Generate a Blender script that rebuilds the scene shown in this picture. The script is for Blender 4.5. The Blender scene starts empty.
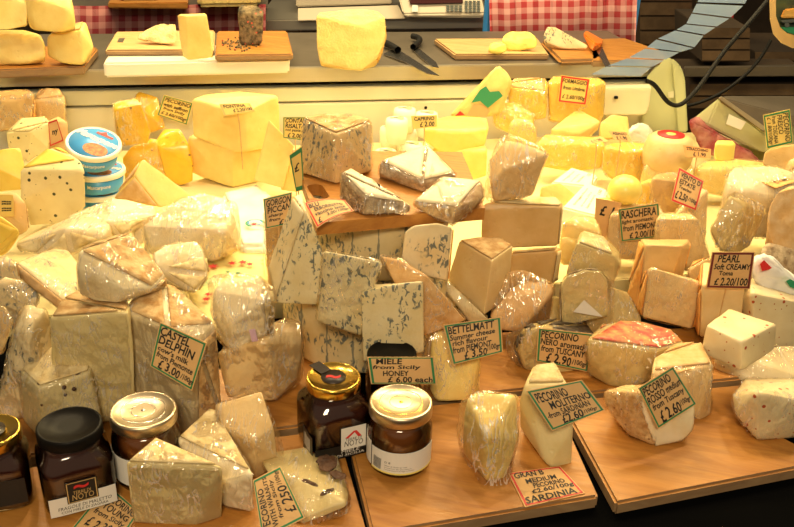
import bpy, bmesh, math, random
from mathutils import Vector, Matrix, noise
random.seed(7)
PI = math.pi
sc = bpy.context.scene
col = sc.collection
# ---------------------------------------------------------------- camera
PITCH, ROLL, H, FPX = math.radians(26), 0.035, 0.64, 900.0
R0, U0 = Vector((1, 0, 0)), Vector((0, math.sin(PITCH), math.cos(PITCH)))
CF = Vector((0, math.cos(PITCH), -math.sin(PITCH)))
CR = math.cos(ROLL) * R0 + math.sin(ROLL) * U0
CU = math.cos(ROLL) * U0 - math.sin(ROLL) * R0
C0 = Vector((0, 0, H))
cd = bpy.data.cameras.new('camera'); cam = bpy.data.objects.new('camera', cd); col.objects.link(cam)
cd.sensor_width = 36; cd.lens = FPX / 794 * 36; cd.clip_start = 0.05
mw = Matrix.Identity(4)
for i in range(3):
    mw[i][0] = CR[i]; mw[i][1] = CU[i]; mw[i][2] = -CF[i]; mw[i][3] = C0[i]
cam.matrix_world = mw; sc.camera = cam

def ray(x, y): return CF * FPX + CR * (x - 397) + CU * (263.5 - y)
def W(x, y, Y):
    r = ray(x, y); return C0 + r * (Y / r.y)
def Wz(x, y, z):
    r = ray(x, y); return C0 + r * ((z - H) / r.z)
def depth(p): return (p - C0).dot(CF)

# ---------------------------------------------------------------- materials
MATS = {}
def nt(name):
    m = bpy.data.materials.new(name); m.use_nodes = True
    t = m.node_tree; t.nodes.clear(); MATS[name] = m
    return m, t, t.nodes, t.links
def nd(t, typ, **kw):
    n = t.nodes.new(typ)
    for k, v in kw.items():
        if k[0] == 'i' and k[1:].isdigit(): n.inputs[int(k[1:])].default_value = v
        elif k in n.inputs and not hasattr(n, k): n.inputs[k].default_value = v
        else: setattr(n, k, v)
    return n
def ramp(t, a, b, ca=(0, 0, 0, 1), cb=(1, 1, 1, 1)):
    n = t.nodes.new('ShaderNodeValToRGB'); e = n.color_ramp.elements
    e[0].position = a; e[1].position = b; e[0].color = ca; e[1].color = cb
    return n
def c4(c): return (c[0], c[1], c[2], 1)
def coords(t):
    tc = t.nodes.new('ShaderNodeTexCoord'); oi = t.nodes.new('ShaderNodeObjectInfo')
    ad = nd(t, 'ShaderNodeVectorMath', operation='MULTIPLY_ADD')
    cb = t.nodes.new('ShaderNodeCombineXYZ')
    for i in range(3): t.links.new(oi.outputs['Random'], cb.inputs[i])
    t.links.new(cb.outputs[0], ad.inputs[0]); ad.inputs[1].default_value = (7.3, 3.1, 5.7)
    t.links.new(tc.outputs['Object'], ad.inputs[2])
    return ad.outputs[0]
def mixc(t, fac, a, b, mode='MIX'):
    n = t.nodes.new('ShaderNodeMix'); n.data_type = 'RGBA'; n.blend_type = mode
    for s, v in ((n.inputs[0], fac), (n.inputs[6], a), (n.inputs[7], b)):
        if hasattr(v, 'is_linked'): t.links.new(v, s)
        else: s.default_value = v
    return n.outputs[2]
def math_(t, op, a, b=0.0, c=None, clamp=False):
    n = t.nodes.new('ShaderNodeMath'); n.operation = op; n.use_clamp = clamp
    for i, v in enumerate((a, b) if c is None else (a, b, c)):
        if hasattr(v, 'is_linked'): t.links.new(v, n.inputs[i])
        else: n.inputs[i].default_value = v
    return n.outputs[0]
def noi(t, co, scale, detail=3, rough=.5, dist=0):
    n = nd(t, 'ShaderNodeTexNoise'); t.links.new(co, n.inputs['Vector'])
    n.inputs['Scale'].default_value = scale; n.inputs['Detail'].default_value = detail
    n.inputs['Roughness'].default_value = rough; n.inputs['Distortion'].default_value = dist
    return n.outputs['Fac']

def cheese_mat(name, c, c2=None, specks=(), vein=0, seams=False, rough=.42, sss=.06, holes=0, bump=.25, nscale=28, coat=0):
    m, t, N, L = nt(name); co = coords(t)
    c2 = c2 or (c[0] * .86, c[1] * .80, c[2] * .62)
    r = ramp(t, .35, .68); L.new(noi(t, co, nscale, 4, .55), r.inputs[0])
    cur = mixc(t, r.outputs[0], c4(c), c4(c2))
    h = noi(t, co, 220, 3)
    for (sc_, thr, keep, cc) in specks:
        v = nd(t, 'ShaderNodeTexVoronoi'); L.new(co, v.inputs['Vector']); v.inputs['Scale'].default_value = sc_
        a = math_(t, 'LESS_THAN', v.outputs['Distance'], thr)
        sp = t.nodes.new('ShaderNodeSeparateColor'); L.new(v.outputs['Color'], sp.inputs[0])
        b = math_(t, 'GREATER_THAN', sp.outputs[0], keep)
        cur = mixc(t, math_(t, 'MULTIPLY', a, b), cur, c4(cc))
    if vein:
        mpv = nd(t, 'ShaderNodeMapping'); L.new(co, mpv.inputs[0]); mpv.inputs['Scale'].default_value = (1, 1, .55)
        n1 = ramp(t, .535, .585); L.new(noi(t, mpv.outputs[0], 190, 3, .55, .6), n1.inputs[0])
        n2 = ramp(t, .55 - .085 * vein, .60 - .085 * vein); L.new(noi(t, co, 26, 2), n2.inputs[0])
        k = math_(t, 'MULTIPLY', n1.outputs[0], n2.outputs[0])
        if seams:
            sx = t.nodes.new('ShaderNodeSeparateXYZ'); L.new(co, sx.inputs[0])
            wob = math_(t, 'MULTIPLY_ADD', noi(t, co, 40, 2), .006, sx.outputs[0])
            md = math_(t, 'PINGPONG', wob, .017)
            k2 = math_(t, 'MULTIPLY', math_(t, 'LESS_THAN', math_(t, 'MULTIPLY_ADD', noi(t, co, 70, 2), .004, md), .0032), .8)
            k = math_(t, 'MAXIMUM', k, k2)
        cur = mixc(t, math_(t, 'MULTIPLY', k, .85), cur, (.055, .095, .115, 1))
    bs = nd(t, 'ShaderNodeBsdfPrincipled'); L.new(cur, bs.inputs['Base Color'])
    bs.inputs['Roughness'].default_value = rough
    bs.inputs['Subsurface Weight'].default_value = sss
    bs.inputs['Subsurface Radius'].default_value = (1, .6, .25); bs.inputs['Subsurface Scale'].default_value = .01
    bs.inputs['Coat Weight'].default_value = coat; bs.inputs['Coat Roughness'].default_value = .15
    hh = h
    if holes:
        v = nd(t, 'ShaderNodeTexVoronoi'); L.new(co, v.inputs['Vector']); v.inputs['Scale'].default_value = 75
        rr = ramp(t, .10, .22); L.new(v.outputs['Distance'], rr.inputs[0])
        sp = t.nodes.new('ShaderNodeSeparateColor'); L.new(v.outputs['Color'], sp.inputs[0])
        gate = math_(t, 'LESS_THAN', sp.outputs[1], 1 - holes)
        hh = math_(t, 'MAXIMUM', rr.outputs[0], gate)
        hh = math_(t, 'MULTIPLY_ADD', hh, 2.0, h)
    bp = nd(t, 'ShaderNodeBump'); bp.inputs['Strength'].default_value = bump; bp.inputs['Distance'].default_value = .0012
    L.new(hh, bp.inputs['Height']); L.new(bp.outputs[0], bs.inputs['Normal'])
    o = nd(t, 'ShaderNodeOutputMaterial'); L.new(bs.outputs[0], o.inputs[0])
    return m

def plain(name, c, rough=.5, metal=0, coat=0, c2=None, scale=20, bump=0, spec=.5, alpha=1):
    m, t, N, L = nt(name); bs = nd(t, 'ShaderNodeBsdfPrincipled')
    bs.inputs['Base Color'].default_value = c4(c); bs.inputs['Roughness'].default_value = rough
    bs.inputs['Metallic'].default_value = metal; bs.inputs['Coat Weight'].default_value = coat
    bs.inputs['Coat Roughness'].default_value = .05; bs.inputs['Specular IOR Level'].default_value = spec
    bs.inputs['Alpha'].default_value = alpha
    co = coords(t)
    if c2:
        r = ramp(t, .38, .66); L.new(noi(t, co, scale, 4, .6), r.inputs[0])
        L.new(mixc(t, r.outputs[0], c4(c), c4(c2)), bs.inputs['Base Color'])
    if bump:
        bp = nd(t, 'ShaderNodeBump'); bp.inputs['Strength'].default_value = bump; bp.inputs['Distance'].default_value = .001
        L.new(noi(t, co, scale * 4, 4), bp.inputs['Height']); L.new(bp.outputs[0], bs.inputs['Normal'])
    o = nd(t, 'ShaderNodeOutputMaterial'); L.new(bs.outputs[0], o.inputs[0])
    return m

def wood(name, c, c2, ang=0, scale=9):
    m, t, N, L = nt(name); co = coords(t)
    mp = nd(t, 'ShaderNodeMapping'); L.new(co, mp.inputs[0]); mp.inputs['Rotation'].default_value = (0, 0, ang)
    mp2 = nd(t, 'ShaderNodeMapping'); L.new(mp.outputs[0], mp2.inputs[0]); mp2.inputs['Scale'].default_value = (1, 7, 7)
    r = ramp(t, .34, .70); L.new(noi(t, mp2.outputs[0], scale, 6, .62, 1.0), r.inputs[0])
    a = mixc(t, r.outputs[0], c4(c), c4(c2))
    r2 = ramp(t, .62, .8); L.new(noi(t, co, 14, 3), r2.inputs[0])
    a = mixc(t, math_(t, 'MULTIPLY', r2.outputs[0], .35), a, (.18, .085, .03, 1))
    bs = nd(t, 'ShaderNodeBsdfPrincipled'); L.new(a, bs.inputs['Base Color'])
    r3 = ramp(t, .3, .7, (.34, .34, .34, 1), (.6, .6, .6, 1)); L.new(noi(t, mp2.outputs[0], 30, 3), r3.inputs[0])
    L.new(r3.outputs[0], bs.inputs['Roughness'])
    bp = nd(t, 'ShaderNodeBump'); bp.inputs['Strength'].default_value = .2; bp.inputs['Distance'].default_value = .0006
    L.new(noi(t, mp2.outputs[0], 60, 4), bp.inputs['Height']); L.new(bp.outputs[0], bs.inputs['Normal'])
    o = nd(t, 'ShaderNodeOutputMaterial'); L.new(bs.outputs[0], o.inputs[0])
    return m

def clear(name, tint=(1, 1, 1), haze=.05, rough=.12, bump=1.0, scale=60, base=.04, gain=1.0, wrink=True, crease=.35, dcol=(.95, .90, .80)):
    m, t, N, L = nt(name); co = coords(t)
    mp = nd(t, 'ShaderNodeMapping'); L.new(co, mp.inputs[0]); mp.inputs['Scale'].default_value = (2.0, .16, .7); mp.inputs['Rotation'].default_value = (.5, .8, .6)
    tr = nd(t, 'ShaderNodeBsdfTransparent'); tr.inputs[0].default_value = c4(tint)
    gl = nd(t, 'ShaderNodeBsdfGlossy'); gl.inputs['Roughness'].default_value = rough; gl.inputs[0].default_value = (1, .93, .80, 1)
    df = nd(t, 'ShaderNodeBsdfDiffuse'); df.inputs[0].default_value = c4(dcol)
    fr = nd(t, 'ShaderNodeFresnel'); fr.inputs[0].default_value = 1.5
    if wrink:
        n = noi(t, mp.outputs[0], scale, 2, .5, .6)
        rd = math_(t, 'ABSOLUTE', math_(t, 'SUBTRACT', n, .5))
        rd = math_(t, 'MULTIPLY', rd, -1.0)
        bp = nd(t, 'ShaderNodeBump'); bp.inputs['Strength'].default_value = bump; bp.inputs['Distance'].default_value = .004
        L.new(rd, bp.inputs['Height'])
        L.new(bp.outputs[0], gl.inputs['Normal']); L.new(bp.outputs[0], fr.inputs['Normal'])
        gt = ramp(t, .44, .60); L.new(noi(t, co, 26, 2), gt.inputs[0])
        cr = ramp(t, .962, .992); L.new(math_(t, 'ADD', rd, 1.0), cr.inputs[0])
        hz = math_(t, 'MULTIPLY_ADD', math_(t, 'MULTIPLY', cr.outputs[0], gt.outputs[0]), crease, haze, clamp=True)
    else: hz = haze
    mx = nd(t, 'ShaderNodeMixShader'); L.new(tr.outputs[0], mx.inputs[1]); L.new(df.outputs[0], mx.inputs[2])
    if hasattr(hz, 'is_linked'): L.new(hz, mx.inputs[0])
    else: mx.inputs[0].default_value = hz
    f = math_(t, 'MULTIPLY_ADD', fr.outputs[0], gain, base, clamp=True)
    if wrink:
        f = math_(t, 'MULTIPLY_ADD', math_(t, 'MULTIPLY', cr.outputs[0], gt.outputs[0]), crease * .45, f, clamp=True)
    m2 = nd(t, 'ShaderNodeMixShader'); L.new(f, m2.inputs[0]); L.new(mx.outputs[0], m2.inputs[1]); L.new(gl.outputs[0], m2.inputs[2])
    o = nd(t, 'ShaderNodeOutputMaterial'); L.new(m2.outputs[0], o.inputs[0])
    return m

def gingham(name, c, light, scale, rough=.8):
    m, t, N, L = nt(name); tc = nd(t, 'ShaderNodeTexCoord')
    sx = nd(t, 'ShaderNodeSeparateXYZ'); L.new(tc.outputs['UV'], sx.inputs[0])
    a = math_(t, 'GREATER_THAN', math_(t, 'PINGPONG', sx.outputs[0], scale), scale * .5)
    b = math_(t, 'GREATER_THAN', math_(t, 'PINGPONG', sx.outputs[1], scale), scale * .5)
    s = math_(t, 'MULTIPLY', math_(t, 'ADD', a, b), .5)
    bs = nd(t, 'ShaderNodeBsdfPrincipled'); L.new(mixc(t, s, c4(c), c4(light)), bs.inputs['Base Color'])
    bs.inputs['Roughness'].default_value = rough
    o = nd(t, 'ShaderNodeOutputMaterial'); L.new(bs.outputs[0], o.inputs[0])
    return m

BK = (.02, .02, .015)
cheese_mat('cream', (.78, .59, .30), (.70, .48, .20), holes=.25)
cheese_mat('creamhole', (.82, .64, .34), (.76, .55, .25), holes=.5)
cheese_mat('pale', (.76, .65, .40), (.64, .50, .26))
cheese_mat('olive', (.66, .52, .23), (.57, .42, .16), holes=.2)
cheese_mat('greenish', (.70, .58, .29), (.61, .48, .20), holes=.35)
cheese_mat('white', (.82, .72, .50), (.74, .60, .34))
cheese_mat('tan', (.70, .48, .21), (.62, .39, .14), holes=.4)
cheese_mat('butter', (.88, .70, .25), (.82, .60, .18), holes=.3)
cheese_mat('yellow', (.90, .66, .12), (.84, .56, .08), coat=.2)
cheese_mat('deepyellow', (.92, .58, .03), (.84, .47, .02), coat=.4, rough=.3, specks=((70, .16, .6, (.25, .12, .02)),))
cheese_mat('lemon', (.92, .80, .22), (.88, .72, .15), rough=.3)
cheese_mat('pepper', (.86, .74, .40), (.78, .64, .30), specks=((75, .20, .5, (.05, .06, .02)), (160, .15, .7, (.2, .15, .04))))
cheese_mat('chilli', (.80, .69, .43), (.74, .60, .33), specks=((85, .20, .62, (.45, .08, .02)), (150, .17, .75, (.5, .16, .04))))
cheese_mat('blue', (.80, .70, .43), (.74, .60, .30), vein=1.3, bump=.5)
cheese_mat('bluelight', (.80, .68, .42), (.72, .56, .28), vein=.2, bump=.4)
cheese_mat('blueseam', (.70, .58, .32), (.58, .44, .20), vein=.9, seams=True)
cheese_mat('stilton', (.78, .58, .28), (.64, .44, .18), vein=.25, specks=((130, .16, .6, (.25, .18, .1)),))
cheese_mat('spotted', (.66, .56, .30), (.58, .47, .22), specks=((55, .2, .6, (.07, .03, .02)),))
cheese_mat('rind_brown', (.44, .24, .075), (.70, .51, .25), rough=.8, sss=0, bump=1, nscale=70)
cheese_mat('rind_tan', (.66, .38, .13), (.76, .53, .27), rough=.7, sss=0, bump=.6, nscale=60)
cheese_mat('rind_orange', (.78, .34, .07), (.82, .46, .15), rough=.5, sss=.05, bump=.4, nscale=40)
cheese_mat('rind_grey', (.26, .17, .085), (.66, .52, .32), rough=.85, sss=0, bump=1.2, nscale=80)
cheese_mat('rind_pale', (.78, .65, .37), (.58, .42, .17), rough=.8, sss=0, bump=.8, nscale=60)
cheese_mat('rind_dark', (.05, .04, .03), (.20, .15, .09), rough=.6, sss=0, bump=1, nscale=70)
cheese_mat('rind_speck', (.76, .54, .26), (.50, .28, .10), rough=.7, sss=0, bump=1, nscale=150, specks=((150, .2, .6, (.30, .13, .05)),))
cheese_mat('crust_black', (.035, .03, .02), (.30, .22, .12), rough=.9, sss=0, bump=1.5, nscale=90, specks=((120, .25, .75, (.5, .1, .06)),))
cheese_mat('parm', (.86, .66, .26), (.80, .58, .20), rough=.7, bump=1.4, nscale=50)
cheese_mat('parm_rind', (.82, .50, .12), (.74, .40, .08), rough=.6, bump=1.2, nscale=110)
cheese_mat('redrind', (.50, .05, .04), (.74, .36, .12), rough=.5, sss=0, nscale=75)
cheese_mat('walnut', (.05, .018, .006), (.12, .05, .016), rough=.6, sss=0, nscale=90, bump=1.5)
cheese_mat('crumbly', (.84, .68, .36), (.70, .50, .22), rough=.8, bump=2, nscale=60)
clear('wrap', haze=.0, bump=1.0, scale=70, base=.035, gain=.36, rough=.10, crease=.40)
clear('wrap_heavy', haze=.02, bump=1.0, scale=62, base=.045, gain=.55, rough=.10, crease=.65)
clear('glass', haze=0, rough=.02, base=.01, wrink=False)
clear('reflection_blue', tint=(.70, .82, .95), dcol=(.50, .68, .95), haze=.5, rough=.1, wrink=False)  # pale blue of the reflection strip, put into tint and colour
plain('card', (.66, .40, .16), .75, c2=(.72, .45, .19), scale=30)
plain('card_yellow', (.80, .58, .16), .7)
plain('ink', (.012, .012, .012), .5)
plain('green_line', (.03, .22, .08), .5)
plain('red_line', (.60, .03, .03), .5)
plain('darkred_line', (.16, .02, .02), .5)
plain('orange_card', (.80, .42, .14), .7)
plain('gold', (.85, .55, .10), .22, metal=1)
plain('silver', (.74, .62, .42), .36, metal=1)
plain('silver_rim', (.75, .72, .68), .18, metal=1)
plain('black_lid', (.008, .007, .006), .4, spec=.10)
plain('seal', (.03, .022, .018), .35)
plain('honey_dark', (.040, .010, .006), .12, coat=1)
plain('honey', (.16, .052, .012), .10, coat=1)
plain('paper', (.80, .78, .72), .6)
plain('paper_cream', (.90, .86, .70), .5)
plain('blacklabel', (.012, .011, .010), .4)
plain('emblem', (.62, .42, .16), .4)
plain('redprint', (.65, .03, .03), .5)
plain('greenprint', (.03, .30, .14), .5)
plain('lilac', (.62, .42, .55), .5)
plain('sprig', (.40, .52, .30), .5)
plain('blueprint', (.08, .30, .62), .5)
plain('brownprint', (.22, .06, .015), .5, c2=(.50, .20, .05), scale=150)
plain('tubblue', (.07, .36, .80), .35)
plain('tubwhite', (.88, .86, .78), .3)
plain('whiteboard', (.86, .84, .74), .35)
plain('steel', (.50, .47, .40), .35, metal=.7)
plain('steel_dark', (.20, .17, .13), .4, metal=.6, c2=(.26, .22, .17), scale=8)
plain('enamel', (.72, .70, .50), .4)
plain('panel', (.82, .76, .54), .4)
plain('casegreen', (.58, .60, .34), .45)
plain('rubber', (.008, .008, .008), .6, spec=.25)
plain('blackcloth', (.003, .003, .003), 1, spec=.0)
plain('traycol', (.80, .70, .36), .5)
plain('scalebody', (.66, .58, .44), .45)
plain('keys', (.10, .12, .11), .5)
plain('display', (.05, .01, .01), .2)
plain('orange_plastic', (.85, .22, .02), .35)
plain('blade', (.6, .58, .54), .25, metal=1)
plain('flowerpaper', (.88, .74, .30), .55)
plain('whiteplastic', (.86, .86, .74), .35)
plain('darkwall', (.045, .030, .018), .9, c2=(.10, .065, .035), scale=3)
plain('crate', (.085, .05, .022), .8, c2=(.17, .105, .05), scale=9)
plain('darkfloor', (.02, .015, .01), .9)
plain('signgold', (.85, .58, .22), .5)
plain('signdark', (.04, .06, .04), .5, c2=(.10, .14, .05), scale=30)
plain('hay', (.70, .36, .06), .8, c2=(.85, .5, .12), scale=120)
plain('pink_tissue', (.30, .04, .05), .6, c2=(.50, .24, .20), scale=30)
wood('wood', (.50, .225, .042), (.35, .135, .022), ang=.24)
wood('wood_pale', (.72, .48, .22), (.60, .36, .14), ang=.2)
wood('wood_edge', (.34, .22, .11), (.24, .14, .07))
gingham('gingham', (.32, .035, .05), (.62, .30, .28), .018)
gingham('gingham_light', (.50, .05, .06), (.78, .45, .42), .016)

# ---------------------------------------------------------------- objects
def link(name, bm, mats, parent=None, origin=None, smooth=True):
    me = bpy.data.meshes.new(name)
    if origin is None: origin = Vector((0, 0, 0))
    if parent is not None: origin = Vector(parent.get('_o', (0, 0, 0)))
    if origin.length > 0: bmesh.ops.translate(bm, verts=bm.verts[:], vec=-origin)
    bmesh.ops.recalc_face_normals(bm, faces=bm.faces[:])
    for f in bm.faces: f.smooth = smooth
    bm.to_mesh(me); bm.free()
    if isinstance(mats, str): mats = [mats]
    for m in mats: me.materials.append(MATS[m])
    o = bpy.data.objects.new(name, me); col.objects.link(o)
    if parent is not None: o.parent = parent; o['_o'] = parent['_o']
    else: o.location = origin; o['_o'] = tuple(origin)
    return o
def tag_(o, label, cat, group=None, kind=None):
    if label: o['label'] = label
    if cat: o['category'] = cat
    if group: o['group'] = group
    if kind: o['kind'] = kind
    return o
def empty(name, loc):
    o = bpy.data.objects.new(name, None); col.objects.link(o); o.location = loc; o['_o'] = tuple(loc)
    o.empty_display_size = .02
    return o

YS = {}
def parse(s):
    out = []
    for p in s.split(';'):
        p = p.split()
        if p: out.append((float(p[0]), float(p[1]), p[2]))
    return out
def points(anchor, vs, raycm=0, maxd=.2):
    ax, ay, az = anchor
    Y = Wz(ax, ay, az).y
    pts, tops, z0 = [], [], None
    L = parse(vs)
    for x, y, d in L:
        if d[0] == 'T':
            z0 = W(x, y, Y + (float(d[1:]) / 100 if len(d) > 1 else 0)).z
    drops = []
    for x, y, d in L:
        if d[0] == 'T':
            pts.append(W(x, y, Y + (float(d[1:]) / 100 if len(d) > 1 else 0)))
        elif d[0] == 't':
            p = Wz(x, y, z0)
            if p.y > Y + maxd: p = W(x, y, Y + maxd)
            pts.append(p)
            if p.y > Y + .012: drops.append(p)
        elif d[0] == 'p':
            q = [pts[int(k)] for k in d[1:].split(',')]
            n = (q[1] - q[0]).cross(q[2] - q[0]); r = ray(x, y)
            pts.append(C0 + r * ((q[0] - C0).dot(n) / r.dot(n)))
        else:
            b = d.endswith('b'); v = float(d.rstrip('b')) / 100
            p = W(x, y, Y + v); pts.append(p)
            if b: drops.append(p)
    zmin = min(p.z for p in pts)
    for p in drops: pts.append(Vector((p.x, p.y, max(zmin, az))))
    if raycm:
        for p in pts[:]:
            dr = (p - C0).normalized(); pts.append(p + dr * raycm / 100)
    return Y, pts
def hull(pts, diss=9):
    bm = bmesh.new()
    for p in pts: bm.verts.new(p)
    r = bmesh.ops.convex_hull(bm, input=bm.verts[:])
    junk = [g for g in r['geom_interior'] if isinstance(g, bmesh.types.BMVert)]
    if junk: bmesh.ops.delete(bm, geom=junk, context='VERTS')
    loose = [v for v in bm.verts if not v.link_faces]
    if loose: bmesh.ops.delete(bm, geom=loose, context='VERTS')
    bmesh.ops.recalc_face_normals(bm, faces=bm.faces[:])
    bmesh.ops.dissolve_limit(bm, angle_limit=math.radians(diss), verts=bm.verts[:], edges=bm.edges[:])
    return bm
def refine(bm, L, n=5):
    bmesh.ops.triangulate(bm, faces=bm.faces[:])
    for _ in range(n):
        es = [e for e in bm.edges if e.calc_length() > L]
        if not es: break
        bmesh.ops.subdivide_edges(bm, edges=es, cuts=1)
        bmesh.ops.triangulate(bm, faces=bm.faces[:])
def rough_up(bm, amp, freq, seed=0, ridged=False):
    bm.normal_update()
    off = Vector((seed * 1.7, seed * .9, seed * 2.3)); mv = []
    for v in bm.verts:
        n = noise.noise(v.co * freq + off)
        if ridged: n = (.5 - abs(n) * 2) * .7 + .3 * noise.noise(v.co * freq * 2.7 + off)
        else: n += .5 * noise.noise(v.co * freq * 3 + off)
        mv.append(v.normal * n * amp)
    for v, d in zip(bm.verts, mv): v.co += d
DIRS = {'top': (0, 0, 1), 'left': (-1, -.1, 0), 'right': (1, -.1, 0), 'front': (0, -1, .15), 'back': (0, 1, 0), 'bottom': (0, 0, -1),
        'fl': (-.7, -.7, 0), 'fr': (.7, -.7, 0)}
NS = [0]
def sub_faces(bm, pick, off, thick):
    b2 = bm.copy()
    b2.faces.ensure_lookup_table()
    dele = [f for f in b2.faces if not pick(f)]
    bmesh.ops.delete(b2, geom=dele, context='FACES')
    if not b2.faces: b2.free(); return None
    b2.normal_update()
    for v in b2.verts: v.co += v.normal * off
    bmesh.ops.solidify(b2, geom=b2.faces[:], thickness=thick)
    return b2
def proj(p):
    d = p - C0; k = FPX / d.dot(CF); return 397 + d.dot(CR) * k, 263.5 - d.dot(CU) * k
def cheese(name, label, cat, anchor, vs, mat, rind=None, rmat='rind_tan', wrap=None, wx='', group=None, raycm=0,
           bev=.0030, amp=.0006, key=None, ramp_=.0008, pname='rind', rth=.45, rpx=None):
    NS[0] += 1
    Y, pts = points(anchor, vs, raycm)
    if key: YS[key] = Y
    bm = hull(pts)
    if rpx: rind = 'px'
    elif rind:
        for f in bm.faces: f.material_index = 0
        for dn in rind.split('+'):
            dv = Vector(DIRS[dn]).normalized()
            best = max(f.normal.dot(dv) for f in bm.faces)
            for f in bm.faces:
                if f.normal.dot(dv) > max(rth, best - .12 if rth > .3 else 0): f.material_index = 1
    bmesh.ops.bevel(bm, geom=bm.edges[:], offset=bev, segments=2, profile=.6, affect='EDGES', clamp_overlap=True)
    bmesh.ops.remove_doubles(bm, verts=bm.verts[:], dist=.0001)
    refine(bm, .005 if rpx else .011, 7)
    if rpx:
        bm.normal_update()
        for f in bm.faces:
            q = proj(f.calc_center_median()); f.material_index = 1 if rpx(*q) and f.normal.y < .3 and f.normal.dot(C0 - f.calc_center_median()) > 0 else 0
    rough_up(bm, amp, 55, NS[0])
    rb = sub_faces(bm, lambda f: f.material_index == 1, ramp_, -.0016) if rind else None
    for f in bm.faces: f.material_index = 0
    c = sum((v.co for v in bm.verts), Vector()) / len(bm.verts)
    org = Vector((c.x, c.y, min(v.co.z for v in bm.verts)))
    o = link(name, bm, mat, origin=org)
    tag_(o, label, cat, group)
    if rb:
        for f in rb.faces: f.material_index = 0
        link(pname, rb, rmat, parent=o)
    if wrap:
        p2 = pts[:]
        if wx:
            for x, y, d in parse(wx): p2.append(W(x, y, Y + float(d) / 100))
        wb = hull(p2, 20)
        bmesh.ops.bevel(wb, geom=wb.edges[:], offset=.004, segments=1, affect='EDGES', clamp_overlap=True)
        refine(wb, .010)
        wb.normal_update()
        for v in wb.verts: v.co += v.normal * .0022
        rough_up(wb, .0026, 48, NS[0] + 50, ridged=True)
        link('plastic_wrap', wb, wrap if isinstance(wrap, str) else 'wrap', parent=o, smooth=False)
    return o

def poly_prism(name, top, thick, mat, parent=None, bev=.002, origin=None, mats=None):
    """top: list of Vectors (upper outline); extruded downwards by thick"""
    bm = bmesh.new()
    a = [bm.verts.new(p) for p in top]; b = [bm.verts.new(p - Vector((0, 0, thick))) for p in top]
    n = len(top)
    bm.faces.new(a); bm.faces.new(b[::-1])
    for i in range(n): bm.faces.new((a[i], b[i], b[(i + 1) % n], a[(i + 1) % n]))
    bmesh.ops.recalc_face_normals(bm, faces=bm.faces[:])
    if bev: bmesh.ops.bevel(bm, geom=bm.edges[:], offset=bev, segments=2, affect='EDGES', clamp_overlap=True)
    if origin is None:
        c = sum(top, Vector()) / n; origin = Vector((c.x, c.y, top[0].z - thick))
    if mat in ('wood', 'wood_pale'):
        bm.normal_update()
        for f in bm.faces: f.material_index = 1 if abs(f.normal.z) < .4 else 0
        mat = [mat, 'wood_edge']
    return link(name, bm, mat, parent, origin, smooth=False)
def hullobj(name, pts, mat, parent=None, bev=.002, smooth=False, rough=0, freq=40, L=.01):
    bm = hull(pts, 2)
    if bev: bmesh.ops.bevel(bm, geom=bm.edges[:], offset=bev, segments=2, affect='EDGES', clamp_overlap=True)
    if rough: refine(bm, L); rough_up(bm, rough, freq, len(name))
    c = sum(pts, Vector()) / len(pts)
    return link(name, bm, mat, parent, Vector((c.x, c.y, min(p.z for p in pts))), smooth=smooth)
def loft(name, cx, cy, prof, mat, parent=None, n=48, sq=None, rot=0, tilt=None, cap=True):
    """prof: (r, z) from bottom up (absolute z); sq: superellipse exponent per ring (2=round)"""
    bm = bmesh.new(); rings = []
    for k, (r, z) in enumerate(prof):
        e = sq[k] if sq else 2; ring = []
        for i in range(n):
            a = 2 * PI * i / n
            ca, sa = math.cos(a), math.sin(a)
            rr = r / ((abs(ca) ** e + abs(sa) ** e) ** (1 / e))
            ring.append(bm.verts.new((cx + rr * math.cos(a + rot), cy + rr * math.sin(a + rot), z)))
        rings.append(ring)
    for k in range(len(rings) - 1):
        for i in range(n):
            bm.faces.new((rings[k][i], rings[k][(i + 1) % n], rings[k + 1][(i + 1) % n], rings[k + 1][i]))
    if cap: bm.faces.new(rings[0][::-1]); bm.faces.new(rings[-1])
    if tilt:
        piv = Vector((cx, cy, prof[0][1]))
        bmesh.ops.rotate(bm, verts=bm.verts[:], cent=piv, matrix=Matrix.Rotation(tilt[0], 3, 'X') @ Matrix.Rotation(tilt[1], 3, 'Y'))
    return link(name, bm, mat, parent, Vector((cx, cy, prof[0][1])))
def box_between(p, q, w, h, name, mat, parent=None, bev=.001):
    d = (q - p).normalized(); s = d.cross(Vector((0, 0, 1))).normalized() * w / 2; u = s.cross(d).normalized() * h / 2
    pts = [a + i * s + j * u for a in (p, q) for i in (-1, 1) for j in (-1, 1)]
    return hullobj(name, pts, mat, parent, bev)
def tube(name, pts, r, mat, parent=None, n=10):
    cu = bpy.data.curves.new(name, 'CURVE'); cu.dimensions = '3D'; cu.bevel_depth = r; cu.bevel_resolution = 3
    sp = cu.splines.new('NURBS'); sp.points.add(len(pts) - 1)
    for i, p in enumerate(pts): sp.points[i].co = (*p, 1)
    sp.use_endpoint_u = True; sp.order_u = 4; sp.resolution_u = 8
    tmp = bpy.data.objects.new('tmp', cu); col.objects.link(tmp)
    dg = bpy.context.evaluated_depsgraph_get(); dg.update()
    me = bpy.data.meshes.new_from_object(tmp.evaluated_get(dg)); bpy.data.objects.remove(tmp)
    bm = bmesh.new(); bm.from_mesh(me)
    return link(name, bm, mat, parent, Vector(pts[0]))

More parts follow.
